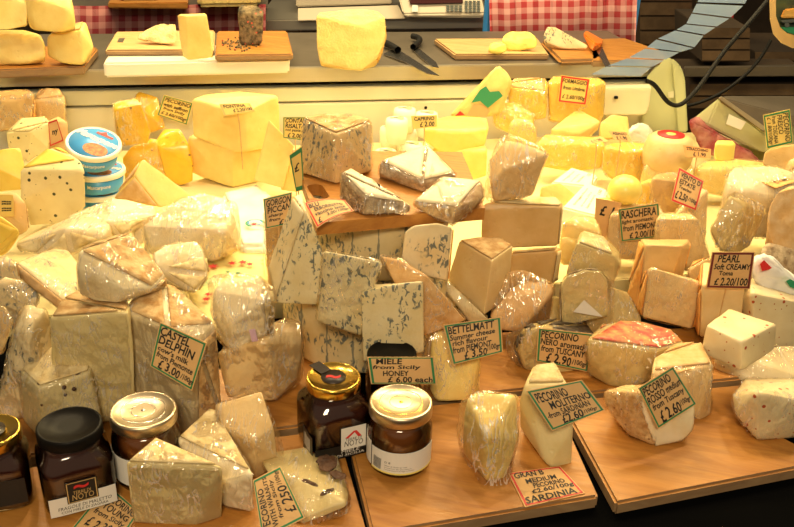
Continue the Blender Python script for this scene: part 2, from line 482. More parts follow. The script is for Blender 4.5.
# ---------------------------------------------------------------- writing
TC = {}
def text_geo(s, bold=.012):
    k = (s, bold)
    if k in TC: return TC[k]
    cu = bpy.data.curves.new('t', 'FONT'); cu.body = s; cu.offset = bold; cu.resolution_u = 2; cu.shear = .12
    ob = bpy.data.objects.new('t', cu); col.objects.link(ob)
    dg = bpy.context.evaluated_depsgraph_get(); dg.update()
    me = bpy.data.meshes.new_from_object(ob.evaluated_get(dg)); bpy.data.objects.remove(ob)
    vs = [v.co.copy() for v in me.vertices]; fs = [tuple(p.vertices) for p in me.polygons]
    if not vs: TC[k] = ([], []); return TC[k]
    x0 = min(v.x for v in vs); x1 = max(v.x for v in vs); y0 = min(v.y for v in vs); y1 = max(v.y for v in vs)
    out = []
    for v in vs:
        j = noise.noise(Vector((v.x * 1.3, v.y * 1.1, len(s)))) * .10
        j2 = noise.noise(Vector((v.x * 1.5 + 9, v.y, len(s)))) * .09
        out.append(((v.x + j * .5 - x0) / max(x1 - x0, .01), (v.y + j2 - y0) / max(y1 - y0, .01)))
    TC[k] = (out, fs); return TC[k]
def write(name, lines, mp, mat, parent, bold=.014):
    """lines: (text,u0,vtop,u1,vbottom); mp(u,v)->Vector"""
    bm = bmesh.new()
    for s, u0, v0, u1, v1 in lines:
        vs, fs = text_geo(s, bold)
        if not vs: continue
        b = [bm.verts.new(mp(u0 + (u1 - u0) * a, v1 + (v0 - v1) * c)) for a, c in vs]
        for f in fs:
            try: bm.faces.new([b[i] for i in f])
            except ValueError: pass
    return link(name, bm, mat, parent, smooth=False)
def surf_normal(mp):
    a, b, c = mp(0, 0), mp(1, 0), mp(0, 1)
    n = (b - a).cross(c - a).normalized()
    if n.dot(C0 - a) < 0: n = -n
    return n
def patch(name, mp, mat, parent=None, thick=.0006, n=8, uv=False, origin=None):
    nn = surf_normal(mp); bm = bmesh.new()
    g = [[bm.verts.new(mp(i / n, j / n)) for i in range(n + 1)] for j in range(n + 1)]
    g2 = [[bm.verts.new(mp(i / n, j / n) - nn * thick) for i in range(n + 1)] for j in range(n + 1)]
    for j in range(n):
        for i in range(n):
            bm.faces.new((g[j][i], g[j][i + 1], g[j + 1][i + 1], g[j + 1][i]))
            bm.faces.new((g2[j][i], g2[j + 1][i], g2[j + 1][i + 1], g2[j][i + 1]))
    for i in range(n):
        bm.faces.new((g[0][i], g2[0][i], g2[0][i + 1], g[0][i + 1])); bm.faces.new((g[n][i], g[n][i + 1], g2[n][i + 1], g2[n][i]))
        bm.faces.new((g[i][0], g[i + 1][0], g2[i + 1][0], g2[i][0])); bm.faces.new((g[i][n], g2[i][n], g2[i + 1][n], g[i + 1][n]))
    return link(name, bm, mat, parent, origin if origin is not None else mp(.5, 1), smooth=False)
def quad_map(c, curl=0):
    TL, TR, BR, BL = c
    n = (TR - TL).cross(BL - TL).normalized()
    if n.dot(C0 - TL) < 0: n = -n
    def mp(u, v, o=0): return (TL * (1 - u) + TR * u) * (1 - v) + (BL * (1 - u) + BR * u) * v + n * (curl * 4 * u * (1 - u) + o)
    return mp
def border(name, mp, mat, parent, w=.035, inset=.02, off=.0003):
    bm = bmesh.new()
    def strip(a, b):
        k = 6
        for i in range(k):
            q = []
            for (s, t) in ((i / k, 0), ((i + 1) / k, 0), ((i + 1) / k, 1), (i / k, 1)):
                u = a[0] + (b[0] - a[0]) * s; v = a[1] + (b[1] - a[1]) * s
                if a[0] == b[0]: u += w * t * (1 if a[0] < .5 else -1)
                else: v += w * t * (1 if a[1] < .5 else -1)
                q.append(bm.verts.new(mp(u, v, off)))
            bm.faces.new(q)
    i, j = inset, 1 - inset
    strip((i, i), (j, i)); strip((i, j), (j, j)); strip((i, i), (i, j)); strip((j, i), (j, j))
    return link(name, bm, mat, parent, smooth=False)
def price_tag(label, key, corners, lines, line='green_line', card='card', curl=0, w=.035, bold=.024, name='price_tag', thick=.0006, pick=0):
    if isinstance(key, tuple): c = [Wz(x, y, key[0] + d / 100) for x, y, d in corners]
    else:
        Y = YS[key] if isinstance(key, str) else key
        c = [W(x, y, Y + d / 100) for x, y, d in corners]
    mp = quad_map(c, curl)
    o = patch(name, mp, card, thick=thick)
    tag_(o, label, 'price tag', 'handwritten price tags')
    if line: border('border', mp, line, o, w)
    if lines: write('writing', lines, lambda u, v: mp(u, v, .0005), 'ink', o, bold)
    if pick: tube('skewer', [mp(.5, .4, -.0012), mp(.5, .9, -.003), mp(.5, .9, -.003) + Vector((0, .008, -pick))], .0009, 'wood_pale', o)
    return o
# ---------------------------------------------------------------- setting
def structure(o, label=None): o['kind'] = 'structure'; return o
def slab(name, pts, z, thick, mat, label=None, cat=None, bev=.002):
    o = poly_prism(name, [Wz(x, y, z) for x, y in pts], thick, mat, bev=bev)
    if label: tag_(o, label, cat)
    return o
# stall table under black cloth
tbl = hullobj('stall_table', [Vector(p) for p in ((-1.4, .30, -.019), (1.5, .30, -.019), (1.5, 2.02, -.019), (-1.4, 2.02, -.019), (-1.4, .30, -.06), (1.5, .30, -.06), (1.5, 2.02, -.06), (-1.4, 2.02, -.06))], 'blackcloth')
tag_(tbl, 'stall table under a plain black cloth below the wooden boards', 'table')
# display bed, pale yellow
ang = math.radians(12)
dl = Vector((math.cos(ang), math.sin(ang), 0)); db = Vector((-math.sin(ang), math.cos(ang), 0))
def cpt(a, b, z): return dl * a + db * b + Vector((0, 0, z))
bed = poly_prism('display_tray', [cpt(-1.3, 1.16, .012), cpt(1.6, 1.16, .012), cpt(1.6, 1.86, .012), cpt(-1.3, 1.86, .012)], .03, 'traycol')
tag_(bed, 'pale yellow display tray lying under the rear heap of cheeses', 'tray')

WB = 'wooden boards on the black cloth'
def board(pts, label, z=0, thick=.018, mat='wood', group=None, name='wooden_board', bev=.003):
    o = slab(name, pts, z, thick, mat, label, 'wooden board', bev)
    if group: o['group'] = group
    return o
board([(345, 455), (367, 531), (330, 545), (-60, 605), (-70, 478), (338, 428)], 'orange wooden board at bottom left under the dark jars', group=WB)
board([(352, 455), (372, 534), (599, 496), (572, 436), (553, 391), (425, 405), (347, 416)], 'orange wooden board in the middle under the two wrapped pale wedges', group=WB)
board([(616, 503), (830, 461), (786, 438), (742, 384), (560, 400)], 'orange wooden board at right with knife scratches below the speckled half wheel', group=WB)
board([(335, 421), (150, 445), (-60, 462), (-60, 420), (290, 355), (352, 355)], 'orange wooden board behind the gold-lidded jar', group=WB)
board([(424, 399), (551, 386), (520, 330), (400, 340)], 'orange wooden board under the bettelmatt cheese and its tag', group=WB)
board([(570, 394), (742, 378), (800, 368), (745, 325), (530, 333)], 'orange wooden board hidden under the red-rinded half wheel', group=WB)

# ---------------------------------------------------------------- jars
def lid(cx, cy, r, h, hz, mat, root, rim=None, rings=False, tilt=None):
    o = loft('lid', cx, cy, [(r * .97, h - hz), (r * 1.0, h - hz + .001), (r, h - .003), (r * .985, h - .0008), (r * .95, h), (r * .90, h), (r * .88, h - .0012), (r * .3, h - .0012), (r * .001, h - .0012)], mat, root)
    if rings:
        for q in (.34, .66):
            loft('lid_ring', cx, cy, [(r * q, h - .0013), (r * (q + .012), h - .0007), (r * (q + .024), h - .0013)], rim or mat, o, cap=False)
        loft('lid_ring', cx, cy, [(r * .07, h - .0013), (r * .05, h - .0006), (r * .001, h - .0005)], rim or mat, o, cap=False)
    return o
def jar(label, px, py, rpx, h, body, lidmat, square=0, rot=0, wide=1.08, rim=None, rings=False, lidh=.013):
    p = Wz(px, py, h); r = rpx * depth(p) / FPX
    root = empty('honey_jar', (p.x, p.y, .001)); tag_(root, label, 'jar')
    z0 = .001; hb = h - lidh
    if square:
        W_ = r * wide
        prof = [(W_ * .90, z0), (W_ * .98, z0 + .002), (W_, z0 + .008), (W_, hb * .66), (W_ * .97, hb * .76), (W_ * .86, hb * .86), (r * .94, hb * .93), (r * .9, hb + .004)]
        sq = [5, 5, 5, 5, 4.5, 3, 2.2, 2]
    else:
        W_ = r * wide
        prof = [(W_ * .88, z0), (W_ * .97, z0 + .003), (W_, z0 + .009), (W_, hb * .70), (W_ * .98, hb * .80), (W_ * .92, hb * .89), (r * .92, hb * .95), (r * .9, hb + .004)]
        sq = None
    loft('honey', p.x, p.y, [(a - .002, z + (.002 if i == 0 else 0)) for i, (a, z) in enumerate(prof[:-1])], body, root, sq=sq[:-1] if sq else None, rot=rot, n=64)
    loft('glass', p.x, p.y, prof, 'glass', root, sq=sq, rot=rot, n=64)
    lid(p.x, p.y, r, h, lidh, lidmat, root, rim, rings)
    return root, p, r, W_, hb
def face_map(p, W_, rot, z0, z1, u0=-1, u1=1, off=.0008):
    """flat face of a square jar whose normal points to -y rotated by rot"""
    n = Vector((math.sin(rot), -math.cos(rot), 0)); s = Vector((math.cos(rot), math.sin(rot), 0))
    def mp(u, v, o=0):
        a = u0 + (u1 - u0) * u
        bow = -.0016 * abs(a) ** 4
        return Vector((p.x, p.y, 0)) + n * (W_ + off + o + bow) + s * W_ * a + Vector((0, 0, z1 + (z0 - z1) * v))
    return mp
def cyl_map(p, R, a0, a1, z0, z1, off=.0006):
    def mp(u, v, o=0):
        a = a0 + (a1 - a0) * u
        return Vector((p.x + (R + off + o) * math.sin(a), p.y - (R + off + o) * math.cos(a), z1 + (z0 - z1) * v))
    return mp
# far left, yellow lid
r_, p, r, W_, hb = jar('dark square honey jar with a yellow lid cut by the left edge', -10, 430, 29, .082, 'honey_dark', 'gold', 1, .35)
mp = face_map(p, W_, .35, .010, .040, -.85, .85); patch('label', mp, 'blacklabel', r_, .0004)
loft('lid_seal', p.x, p.y, [(r * .5, .0815), (r * .5, .0822), (r * .001, .0822)], 'seal', r_)
# black lid
r_, p, r, W_, hb = jar('dark square jam jar with a black lid and white-banded label', 69, 424, 32, .086, 'honey_dark', 'black_lid', 1, .48, wide=1.12)
mp = face_map(p, W_, .48, .004, .026, -.90, .90); lb = patch('label', mp, 'paper', r_, .0004)
write('writing', [('FRAGOLE DI MALETTO', .12, .52, .92, .70), ('CON MIELE DI ZAGARA', .16, .76, .86, .90)], lambda u, v: mp(u, v, .0003), 'ink', lb, .0)
me_ = face_map(p, W_, .48, .017, .043, -.42, .42, .0014); em = patch('emblem', me_, 'blacklabel', r_, .0005)
write('emblem_writing', [('TERRE DI', .22, .45, .78, .60), ('NOTO', .16, .62, .86, .88)], lambda u, v: me_(u, v, .0004), 'emblem', em, .0)
write('emblem_mark', [('~', .25, .14, .75, .34)], lambda u, v: me_(u, v, .0004), 'redprint', em, .02)
border('emblem_line', me_, 'emblem', em, .03, .03, .0004)
# silver lid left
r_, p, r, W_, hb = jar('round honey jar with a plain silver lid beside the castel delphin block', 143, 409, 33, .085, 'honey', 'silver', rings=True, rim='silver_rim', wide=1.04)
mp = cyl_map(p, W_, -1.5, .6, .012, .045); patch('label', mp, 'paper', r_, .0004, n=16)
# gold lid
r_, p, r, W_, hb = jar('dark square honey jar with a shiny gold lid and dark round seal', 333.5, 376, 27.5, .088, 'honey_dark', 'gold', 1, .42, wide=1.20)
loft('lid_seal', p.x, p.y, [(r * .46, .0866), (r * .46, .0874), (r * .001, .0874)], 'seal', r_)
sp_ = lambda u, v, o=0: Vector((p.x - r * (.78 - .5 * v) + r * .34 * (u - .5) , p.y + r * (.80 - .55 * v) + r * .3 * (u - .5), .0884 + o))
patch('seal_tab', sp_, 'seal', r_, .0006)
write('seal_mark', [('~', .0, .0, 1, 1)], lambda u, v: Vector((p.x + r * (u - .5) * .55, p.y - r * (v - .5) * .25, .0879)), 'redprint', r_, .03)
mp = face_map(p, W_, .42, .003, .020, -.93, .93); lb = patch('label', mp, 'blacklabel', r_, .0004)
write('writing', [('MIELE', .44, .35, .76, .6), ('DI SICILIA', .36, .68, .84, .86)], lambda u, v: mp(u, v, .0003), 'paper', lb, .0)
me2 = face_map(p, W_, .42, .014, .043, -.12, .68, .0014); em = patch('emblem', me2, 'paper', r_, .0005)
write('emblem_writing', [('TERRE DI', .18, .48, .82, .60), ('NOTO', .12, .62, .88, .86)], lambda u, v: me2(u, v, .0004), 'ink', em, .0)
write('emblem_mark', [('^', .15, .16, .85, .46)], lambda u, v: me2(u, v, .0004), 'redprint', em, .0)
side = math.radians(-90) + .42
ms = face_map(p, W_, side, .003, .035, .1, .9); sl = patch('side_label', ms, 'blacklabel', r_, .0004)
write('barcode', [('|||||||', .2, .15, .8, .7)], lambda u, v: ms(u, v, .0003), 'paper', sl, .02)
# silver-gold lid front
r_, p, r, W_, hb = jar('round amber honey jar with a pale gold lid and white barcode label', 401, 401, 32, .080, 'honey', 'silver', rings=True, rim='gold', wide=1.03, lidh=.014)
mp = cyl_map(p, W_, -.95, 1.35, .010, .037)
bmp = lambda u, v, o=0: (lambda a: mp(u, v if v > .5 else v, o))(0)
lb = patch('label', mp, 'paper', r_, .0004, n=16)
write('barcode', [('||||||||', .04, .40, .17, .92)], lambda u, v: mp(u, v, .0003), 'ink', lb, .03)
write('writing', [('O 8', .22, .46, .30, .56), ('Miele di Sicilia gr 250', .22, .64, .52, .71), ('prodotto da apicoltura', .22, .74, .58, .80), ('conservare in luogo asciutto', .22, .83, .62, .89)], lambda u, v: mp(u, v, .0003), 'ink', lb, .0)
mg = cyl_map(p, W_, -.95, 1.35, .0085, .0105, .0008); patch('label_edge', mg, 'lemon', lb, .0003, n=16)
mp2 = cyl_map(p, W_, -1.7, -1.02, .010, .040); patch('side_label', mp2, 'paper', r_, .0004, n=8)
# black lid behind
r_, p, r, W_, hb = jar('dark jar with a black lid half hidden behind the miele tag', 392, 352, 25, .085, 'honey_dark', 'black_lid', 0, wide=1.05)
YS['jarb'] = p.y - r

# ---------------------------------------------------------------- front cheeses
CH = 'cheese'
WR = 'wrap'; WH = 'wrap_heavy'
cheese('cheese_wedge', 'wrapped olive-white wedge standing in front of the silver-lidded jar', CH, (140, 523, 0),
       '126 463 T;156 438 t;223 467 t;204 474 .3;133 523 0;222 519 1.5;196 525 0', 'greenish', 'top', 'rind_pale', WH, bev=.002)
cheese('cheese_wedge', 'wrapped pale wedge with a grey film glint between two other wedges, bottom left', CH, (240, 513, 0),
       '178 438 t;209 409 t;217 411 t;253 474 T;227 480 0;253 512 0;226 507 0;184 470 2', 'white', 'top', 'rind_pale', WH, bev=.002)
cheese('cheese_wedge', 'wrapped cream wedge standing upright above the walnut pecorino', CH, (257, 478, 0),
       '215 404 4b;262 391 5b;274 428 2;254 440 0;256 479 0;278 464 2;222 425 2', 'cream', None, wrap=WR, bev=.002, wx='286 455 1;250 388 5')
cheese('cheese_slab', 'flat yellow-white pecorino slab with brown walnut marks lying in the front', CH, (303, 523, 0),
       '262 454 t;333 442 t;349 492 t;344 502 T1;300 519 T;290 515 t;302 525 0;346 507 1;262 462 7', 'greenish', None, wrap=WR, key='walnut', bev=.003, wx='349 512 0;305 527 -.5;330 520 -.3')
wal = bpy.data.objects['cheese_slab']
def blob_part(parent, name, px, py, z, rx, ry, rz, rot, mat, h=.0035):
    c = Wz(px, py, z); bm = bmesh.new()
    bmesh.ops.create_icosphere(bm, subdivisions=3, radius=1)
    bmesh.ops.scale(bm, vec=(rx, ry, rz), verts=bm.verts[:])
    bmesh.ops.rotate(bm, verts=bm.verts[:], matrix=Matrix.Rotation(rot, 3, 'Z'))
    bmesh.ops.translate(bm, verts=bm.verts[:], vec=c)
    rough_up(bm, min(rx, ry) * .35, 140, px)
    return link(name, bm, mat, parent)
zt = max((wal.matrix_basis @ v.co).z for v in wal.data.vertices) if False else wal.location.z + max(v.co.z for v in wal.data.vertices)
for (x, y, a, b, ro) in ((327, 463, .011, .014, .3), (338, 475, .010, .006, -.6), (310, 483, .010, .0028, -.5), (327, 492, .009, .003, .7)):
    blob_part(wal, 'walnut', x, y, zt - .0008, a, b, .0016, ro, 'walnut')
cheese('cheese_wedge', 'fully wrapped yellowish wedge alone in the middle of the centre board', CH, (490, 483, 0),
       '467 397 5b;476 392 6b;517 394 5b;518 438 2;505 480 1;487 482 0;487 436 0;463 425 4', 'butter', None, wrap=WH, bev=.003, wx='462 400 5;458 430 3;484 487 -.3;506 487 0')
cheese('cheese_wedge', 'tall pecorino wedge with pale rind top behind the moliterno tag', CH, (550, 468, 0),
       '524 385 4;533 365 8b;556 362 9b;568 384 4;519 402 4;574 425 1.5;572 471 1;548 468 0;520 428 5', 'greenish', 'top', 'rind_pale', key='mol', bev=.004)
price_tag('green-bordered tag reading pecorino moliterno from Sardinia, £2.60', 'mol', [(526, 391, .8), (582, 380, .5), (605, 410, -1.2), (552, 431, -1.2)],
          [('PECORINO', .08, .10, .64, .34), ('MOLITERNO', .22, .36, .95, .56), ('-from SARDINIAN', .08, .58, .86, .74), ('£2.60', .26, .74, .66, .95), ('/100gr', .67, .80, .92, .92)])
price_tag('red-bordered tag lying flat on the centre board reading Sardinia', (.0012,), [(508, 473, 0), (560, 466, 0), (585, 493, 0), (525, 507, 0)],
          [('GRAN B', .08, .04, .62, .20), ('MEDIUM', .22, .26, .78, .40), ('PECORINO', .30, .42, .86, .56), ('£2.60/100g', .22, .58, .95, .74), ('SARDINIA', .05, .76, .90, .95)], 'red_line')
cheese('cheese_wedge', 'amber yellow cheese block standing behind the bettelmatt tag', CH, (437, 402, 0),
       '432 326 4b;472 328 5b;480 345 2;479 396 2;470 400 0;437 402 0;430 390 1', 'butter', None, wrap=WR, key='bet', bev=.003, wx='424 396 1;426 340 3')
price_tag('green-bordered tag reading bettelmatt summer cheese, £3.50', 'bet', [(443, 325, .5), (501, 317, .3), (503, 352, -1.0), (453, 365, -1.2)],
          [('BETTELMATT', .06, .06, .88, .26), ('Summer cheese', .06, .28, .88, .42), ('rich flavour', .08, .43, .74, .56), ('from PIEMONT', .06, .58, .80, .74), ('£ 3.50', .25, .74, .70, .95), ('/100gr', .70, .70, .96, .90)])
o = cheese('cheese_half_wheel', 'half wheel with tan speckled rind and white cut face at right board', CH, (650, 446, 0),
       '603 391 3.8;622 385 7b;650 384 9b;674 388 8b;691 396 3.4;694 412 2.4;692 430 1.4;682 441 .7;652 446 0;641 392 0;629 436 1.2;613 418 2.4;604 403 3.2', 'rind_speck', None, 'white', WR, key='ros', bev=.004, pname='cut_face', rpx=lambda x, y: x > 640 + .10 * (y - 391) + .0035 * (y - 391) ** 2 and y > 394)
price_tag('green-bordered tilted tag reading pecorino rosso medium from Tuscany, £2.60', 'ros', [(638, 388, -.7), (673, 366, .6), (697, 404, -1.0), (658, 429, -1.4)],
          [('PECORINO', .06, .06, .80, .26), ('ROSSO', .06, .28, .52, .46), ('medium', .56, .28, .96, .44), ('from Tuscany', .10, .48, .92, .66), ('£ 2.60', .16, .68, .68, .94), ('/100gr', .68, .72, .95, .88)])
cheese('cheese_wedge', 'wrapped pale tan wedge standing behind the pecorino rosso tag', CH, (698, 420, 0),
       '654 358 4;676 344 8b;702 342 8b;713 365 2;650 382 1;652 372 1;711 417 1.4;699 421 0;668 380 0', 'cream', 'top', 'rind_tan', WR, bev=.003, wx='640 350 8')
cheese('cheese_half_wheel', 'half wheel with a red and orange patterned rind on the right board', CH, (630, 389, 0),
       '586 340 T1;600 326 t;618 321 t;642 322 t;672 330 t;685 343 T2;660 350 T;586 352 .8;588 374 2;608 386 .6;628 389 0;648 382 0;668 362 1', 'olive', 'top', 'redrind', WR, bev=.004)
cheese('cheese_cube', 'cream cube with red chilli flecks, topmost at the right', CH, (742, 371, .05),
       '706 325 t;729 308 t;777 324 t;742 342 T;742 372 0;707 335 4;775 348 4.5;718 352 3', 'chilli', bev=.0035)
cheese('cheese_wedge', 'wrapped white chilli-flecked cheese at the right edge of the board', CH, (757, 441, 0),
       '732 397 4;745 378 7b;808 379 7b;757 392 0;808 402 0;735 414 2;757 441 0;808 438 1', 'chilli', None, wrap=WR, bev=.004)
cheese('cheese_wedge', 'wrapped chilli-flecked piece underneath the cream chilli cube', CH, (760, 384, .0),
       '716 350 4b;790 345 7b;812 347 7b;812 380 0;760 388 0;722 380 3;716 365 3', 'chilli', None, wrap=WR, bev=.004, wx='705 340 5;728 408 0')
cheese('cheese_block', 'large white block with red chilli flecks right of the pearl tag', CH, (760, 345, .01),
       '741 300 3;748 277 6b;808 284 10b;752 293 0;808 304 2;744 325 3;754 345 0;808 352 2', 'chilli', None, bev=.004)
cheese('cheese_wedge', 'orange-rinded wedge standing behind the pearl tag', CH, (708, 338, .01),
       '703 262 6b;748 262 6b;702 285 0;745 285 0;700 338 0;740 330 0;700 330 1', 'cream', 'left', 'rind_orange', key='pearl')
price_tag('dark-bordered tag reading pearl soft creamy toma, £2.20', 'pearl', [(712, 252, -.2), (755, 252, -.2), (750, 289, -.8), (706, 288, -.8)],
          [('PEARL', .16, .08, .68, .28), ('Soft CREAMY', .10, .32, .95, .48), ('Toma', .24, .52, .56, .64), ('£ 2.20/100', .16, .70, .92, .92)], 'darkred_line', w=.05, pick=.09)
cheese('cheese_wedge', 'small glossy orange piece between the holed slab and the pearl tag', CH, (695, 300, .03),
       '688 270 0;692 263 3b;712 256 4b;712 300 0;690 296 0', 'tan', 'top', 'rind_orange', WR)
cheese('cheese_slab', 'cream slab with small eyes and orange rind edges, front of the leaning pair', CH, (690, 330, .01),
       '650 267 0;703 284 0;691 329 0;643 317 0;640 292 3;645 271 4b;708 283 3;698 326 3', 'creamhole', 'left+right', 'rind_orange', WR, bev=.003)
cheese('cheese_slab', 'smooth cream slab with orange rind edges, rear of the leaning pair', CH, (650, 312, .02),
       '646 245 0;683 246 0;641 239 3b;689 239 4b;690 246 3;680 282 2;668 285 0;640 312 0;627 292 3;630 305 2', 'tan', 'left+right', 'rind_orange', None, bev=.003)
cheese('cheese_slab', 'wrapped cream slab directly behind the rear orange-rinded slab', CH, (680, 272, .04),
       '656 219 0;660 213 3b;690 213 3b;698 219 0;712 262 0;690 272 0;660 262 0', 'cream', None, wrap=WR)
cheese('cheese_slab', 'wrapped pale piece under the raschera tag', CH, (620, 262, .03),
       '610 215 0;618 203 4b;660 205 4b;664 215 0;650 262 0;604 258 0', 'cream', None, wrap=WR, key='ras')
price_tag('green-bordered tag reading raschera from Piemonte, £2.00', 'ras', [(618, 209, -.3), (659, 203, -.3), (661, 237, -1), (621, 242, -1)],
          [('RASCHERA', .06, .08, .92, .32), ('light aromatic', .06, .36, .84, .50), ('from PIEMONT', .08, .52, .95, .70), ('£ 2.00/100', .22, .74, .95, .94)])
cheese('cheese_slab', 'narrow yellow piece left of the raschera tag', CH, (600, 262, .02),
       '596 202 0;598 197 2b;612 197 3b;616 204 0;606 262 0;596 258 0', 'butter', None, key='rasl')
price_tag('tan tag showing a pound sign left of the raschera tag', 'rasl', [(596, 198, -.3), (622, 203, -.3), (607, 241, -.8), (594, 232, -.8)],
          [('£ 1', .2, .15, .8, .45)], None)
cheese('cheese_block', 'dark-rinded pecorino nero half under film behind its tag', CH, (560, 372, .0),
       '514 345 3;521 330 2;533 323 6b;562 319 8b;588 325 7b;597 338 3;594 372 1;560 374 0;524 370 0;518 352 0;527 333 0;540 327 0', 'olive', 'top+left', 'rind_dark', WH, key='nero', bev=.004, wx='508 355 2;505 335 3')
price_tag('green-bordered tag reading pecorino nero aromatic from Tuscany, £2.90', 'nero', [(538, 328, -.3), (594, 334, -.3), (588, 372, -1), (536, 361, -1)],
          [('PECORINO', .06, .06, .74, .26), ('NERO', .06, .28, .38, .46), ('aromatic', .42, .30, .92, .46), ('from TUSCANY', .08, .48, .90, .66), ('£ 2.90', .18, .68, .66, .95), ('/100gr', .67, .74, .96, .92)])
cheese('cheese_block', 'pale green-yellow arched block with a white film triangle', CH, (570, 326, .04),
       '561 286 0;567 276 0;585 270 0;600 271 0;607 280 0;608 316 0;562 326 0', 'greenish', 'left+top', 'rind_grey', WR, raycm=5, key='arch', wx='615 285 2;612 322 1')
cheese('cheese_wedge', 'wrapped wedge with a wrinkled pale rind above the green-yellow arched block', CH, (567, 290, .07),
       '566 272 0;577 243 0;596 249 0;614 256 0;620 264 .3;613 287 0;567 290 0;581 231 5b;604 237 5b;620 252 4', 'olive', 'top', 'rind_pale', WR)
cheese('cheese_piece', 'grey-olive wrapped piece right below the green-yellow arched block', CH, (600, 338, .01),
       '586 318 0;608 285 3b;628 292 4b;642 318 2;640 338 1;600 342 0;586 336 0', 'olive', None, wrap=WH)
cheese('cheese_piece', 'brown speckled cheese piece twisted in film right of the pointed wedge', CH, (510, 332, .02),
       '488 316 1;512 286 3;528 280 4b;554 284 4b;553 292 2;540 308 0;520 333 0;498 330 0', 'rind_tan', None, wrap=WH, wx='507 271 3;524 269 3', bev=.004)
cheese('cheese_piece', 'small olive piece tucked between the brown speckled piece and the arched block', CH, (548, 325, .01),
       '533 318 0;548 296 2b;562 296 3b;562 325 0;536 328 0', 'olive', None, wrap=WR)
cheese('cheese_wedge', 'pointed cream wedge with rough orange-brown rind top in the centre', CH, (484, 315, .04),
       '459 241 t;478 238 t;500 238 t;513 246 t;492 261 T;484 315 0;447 281 p0,4,5;508 286 p3,4,5', 'creamhole', 'top', 'rind_brown', bev=.002)
cheese('cheese_slab', 'big tan slab with folded white rind in the centre, uppermost of two', CH, (520, 249, .10),
       '480 249 0;482 210 T;561 207 T;558 245 0;484 203 t;520 197 t;556 198 t;562 203 t', 'tan', 'top+right', 'rind_pale', None, bev=.004, key='slab')
cheese('cheese_slab', 'tan slab with white rind, lower of two in the centre', CH, (530, 290, .03),
       '510 254 0;557 250 0;561 247 3b;512 250 4b;551 285 0;508 291 0', 'tan', 'right+top', 'rind_pale', None, bev=.004)
cheese('cheese_wedge', 'large shining wrapped wedge standing on top of the tan slab', CH, (510, 203, .169),
       '493 202 0;490 184 0;503 169 0;549 153 1;533 196 1;506 140 4b;489 160 4;520 142 5', 'cream', None, wrap=WH, bev=.003, wx='503 132 4;484 200 1;552 152 1')
cheese('cheese_block', 'blue-veined block leaning at the right side of the blue wheel', CH, (430, 281, .13),
       '401 262 0;405 232 0;413 226 0;437 223 0;452 227 0;447 281 0;402 270 0', 'bluelight', 'right', 'rind_orange', None, raycm=4)
cheese('cheese_slab', 'long tan blue cheese slab sloping behind the right blue wedge', CH, (425, 335, .08),
       '381 256 1;400 260 1;427 276 0;465 320 0;424 336 0;400 295 0', 'rind_tan', None, wrap=WR, raycm=3.5)
cheese('cheese_wedge', 'thin light wedge pointing down to the bettelmatt tag', CH, (478, 322, .04),
       '440 282 1;448 281 1;488 319 0;470 323 0;452 300 0', 'pale', None, wrap=WR, raycm=3)
# gorgonzola group
cheese('gorgonzola_wedge', 'tall pointed gorgonzola wedge with blue veins left of the wooden board', CH, (276, 304, .108),
       '294 196 3b;302 193 4b;306 212 0;323 252 0;318 305 0;276 303 0;269 268 3;322 270 .5', 'blue', 'left', 'bluelight', None, bev=.002, key='gor', pname='side')
cheese('gorgonzola_wedge', 'square-faced gorgonzola piece leaning right of the tall pointed wedge', CH, (350, 334, .09),
       '324 251 0;381 262 0;377 284 0;361 336 0;317 321 0', 'blue', None, wrap=WR, raycm=3)
cheese('gorgonzola_wedge', 'gorgonzola piece standing directly behind the black-lidded jar and miele tag', CH, (362, 362, .056),
       '361 292 0;399 284 0;423 281 0;424 352 0;363 362 0;372 285 2', 'blue', None, None, raycm=3)
def wheel(label, cx, cy, r, z0, z1, mat, rindm, name='blue_cheese', rr=.008, tilt=None):
    n_ = 6; prof = []
    for i in range(n_): a = -PI / 2 + PI / 2 * i / (n_ - 1); prof.append((r - rr + rr * math.cos(a), z0 + rr + rr * math.sin(a)))
    for i in range(n_): a = PI / 2 * i / (n_ - 1); prof.append((r - rr + rr * math.cos(a), z1 - rr + rr * math.sin(a)))
    prof.append((r * .5, z1)); prof.append((.001, z1 + .0003))
    o = loft(name, cx, cy, [(max(prof[0][0], .01), z0)] + prof, mat, tilt=tilt, n=72); tag_(o, label, 'cheese'); return o
c = W(364, 300, 1.05)
wheel('lower blue cheese wheel with vertical seams carrying the pile behind the gold-lidded jar', c.x, 1.09, .112, .001, .105, 'blueseam', None)
c2 = W(372, 260, 1.09)
wheel('upper blue cheese wheel right under the small wooden board', c2.x + .005, 1.130, .097, .107, .190, 'blueseam', None)
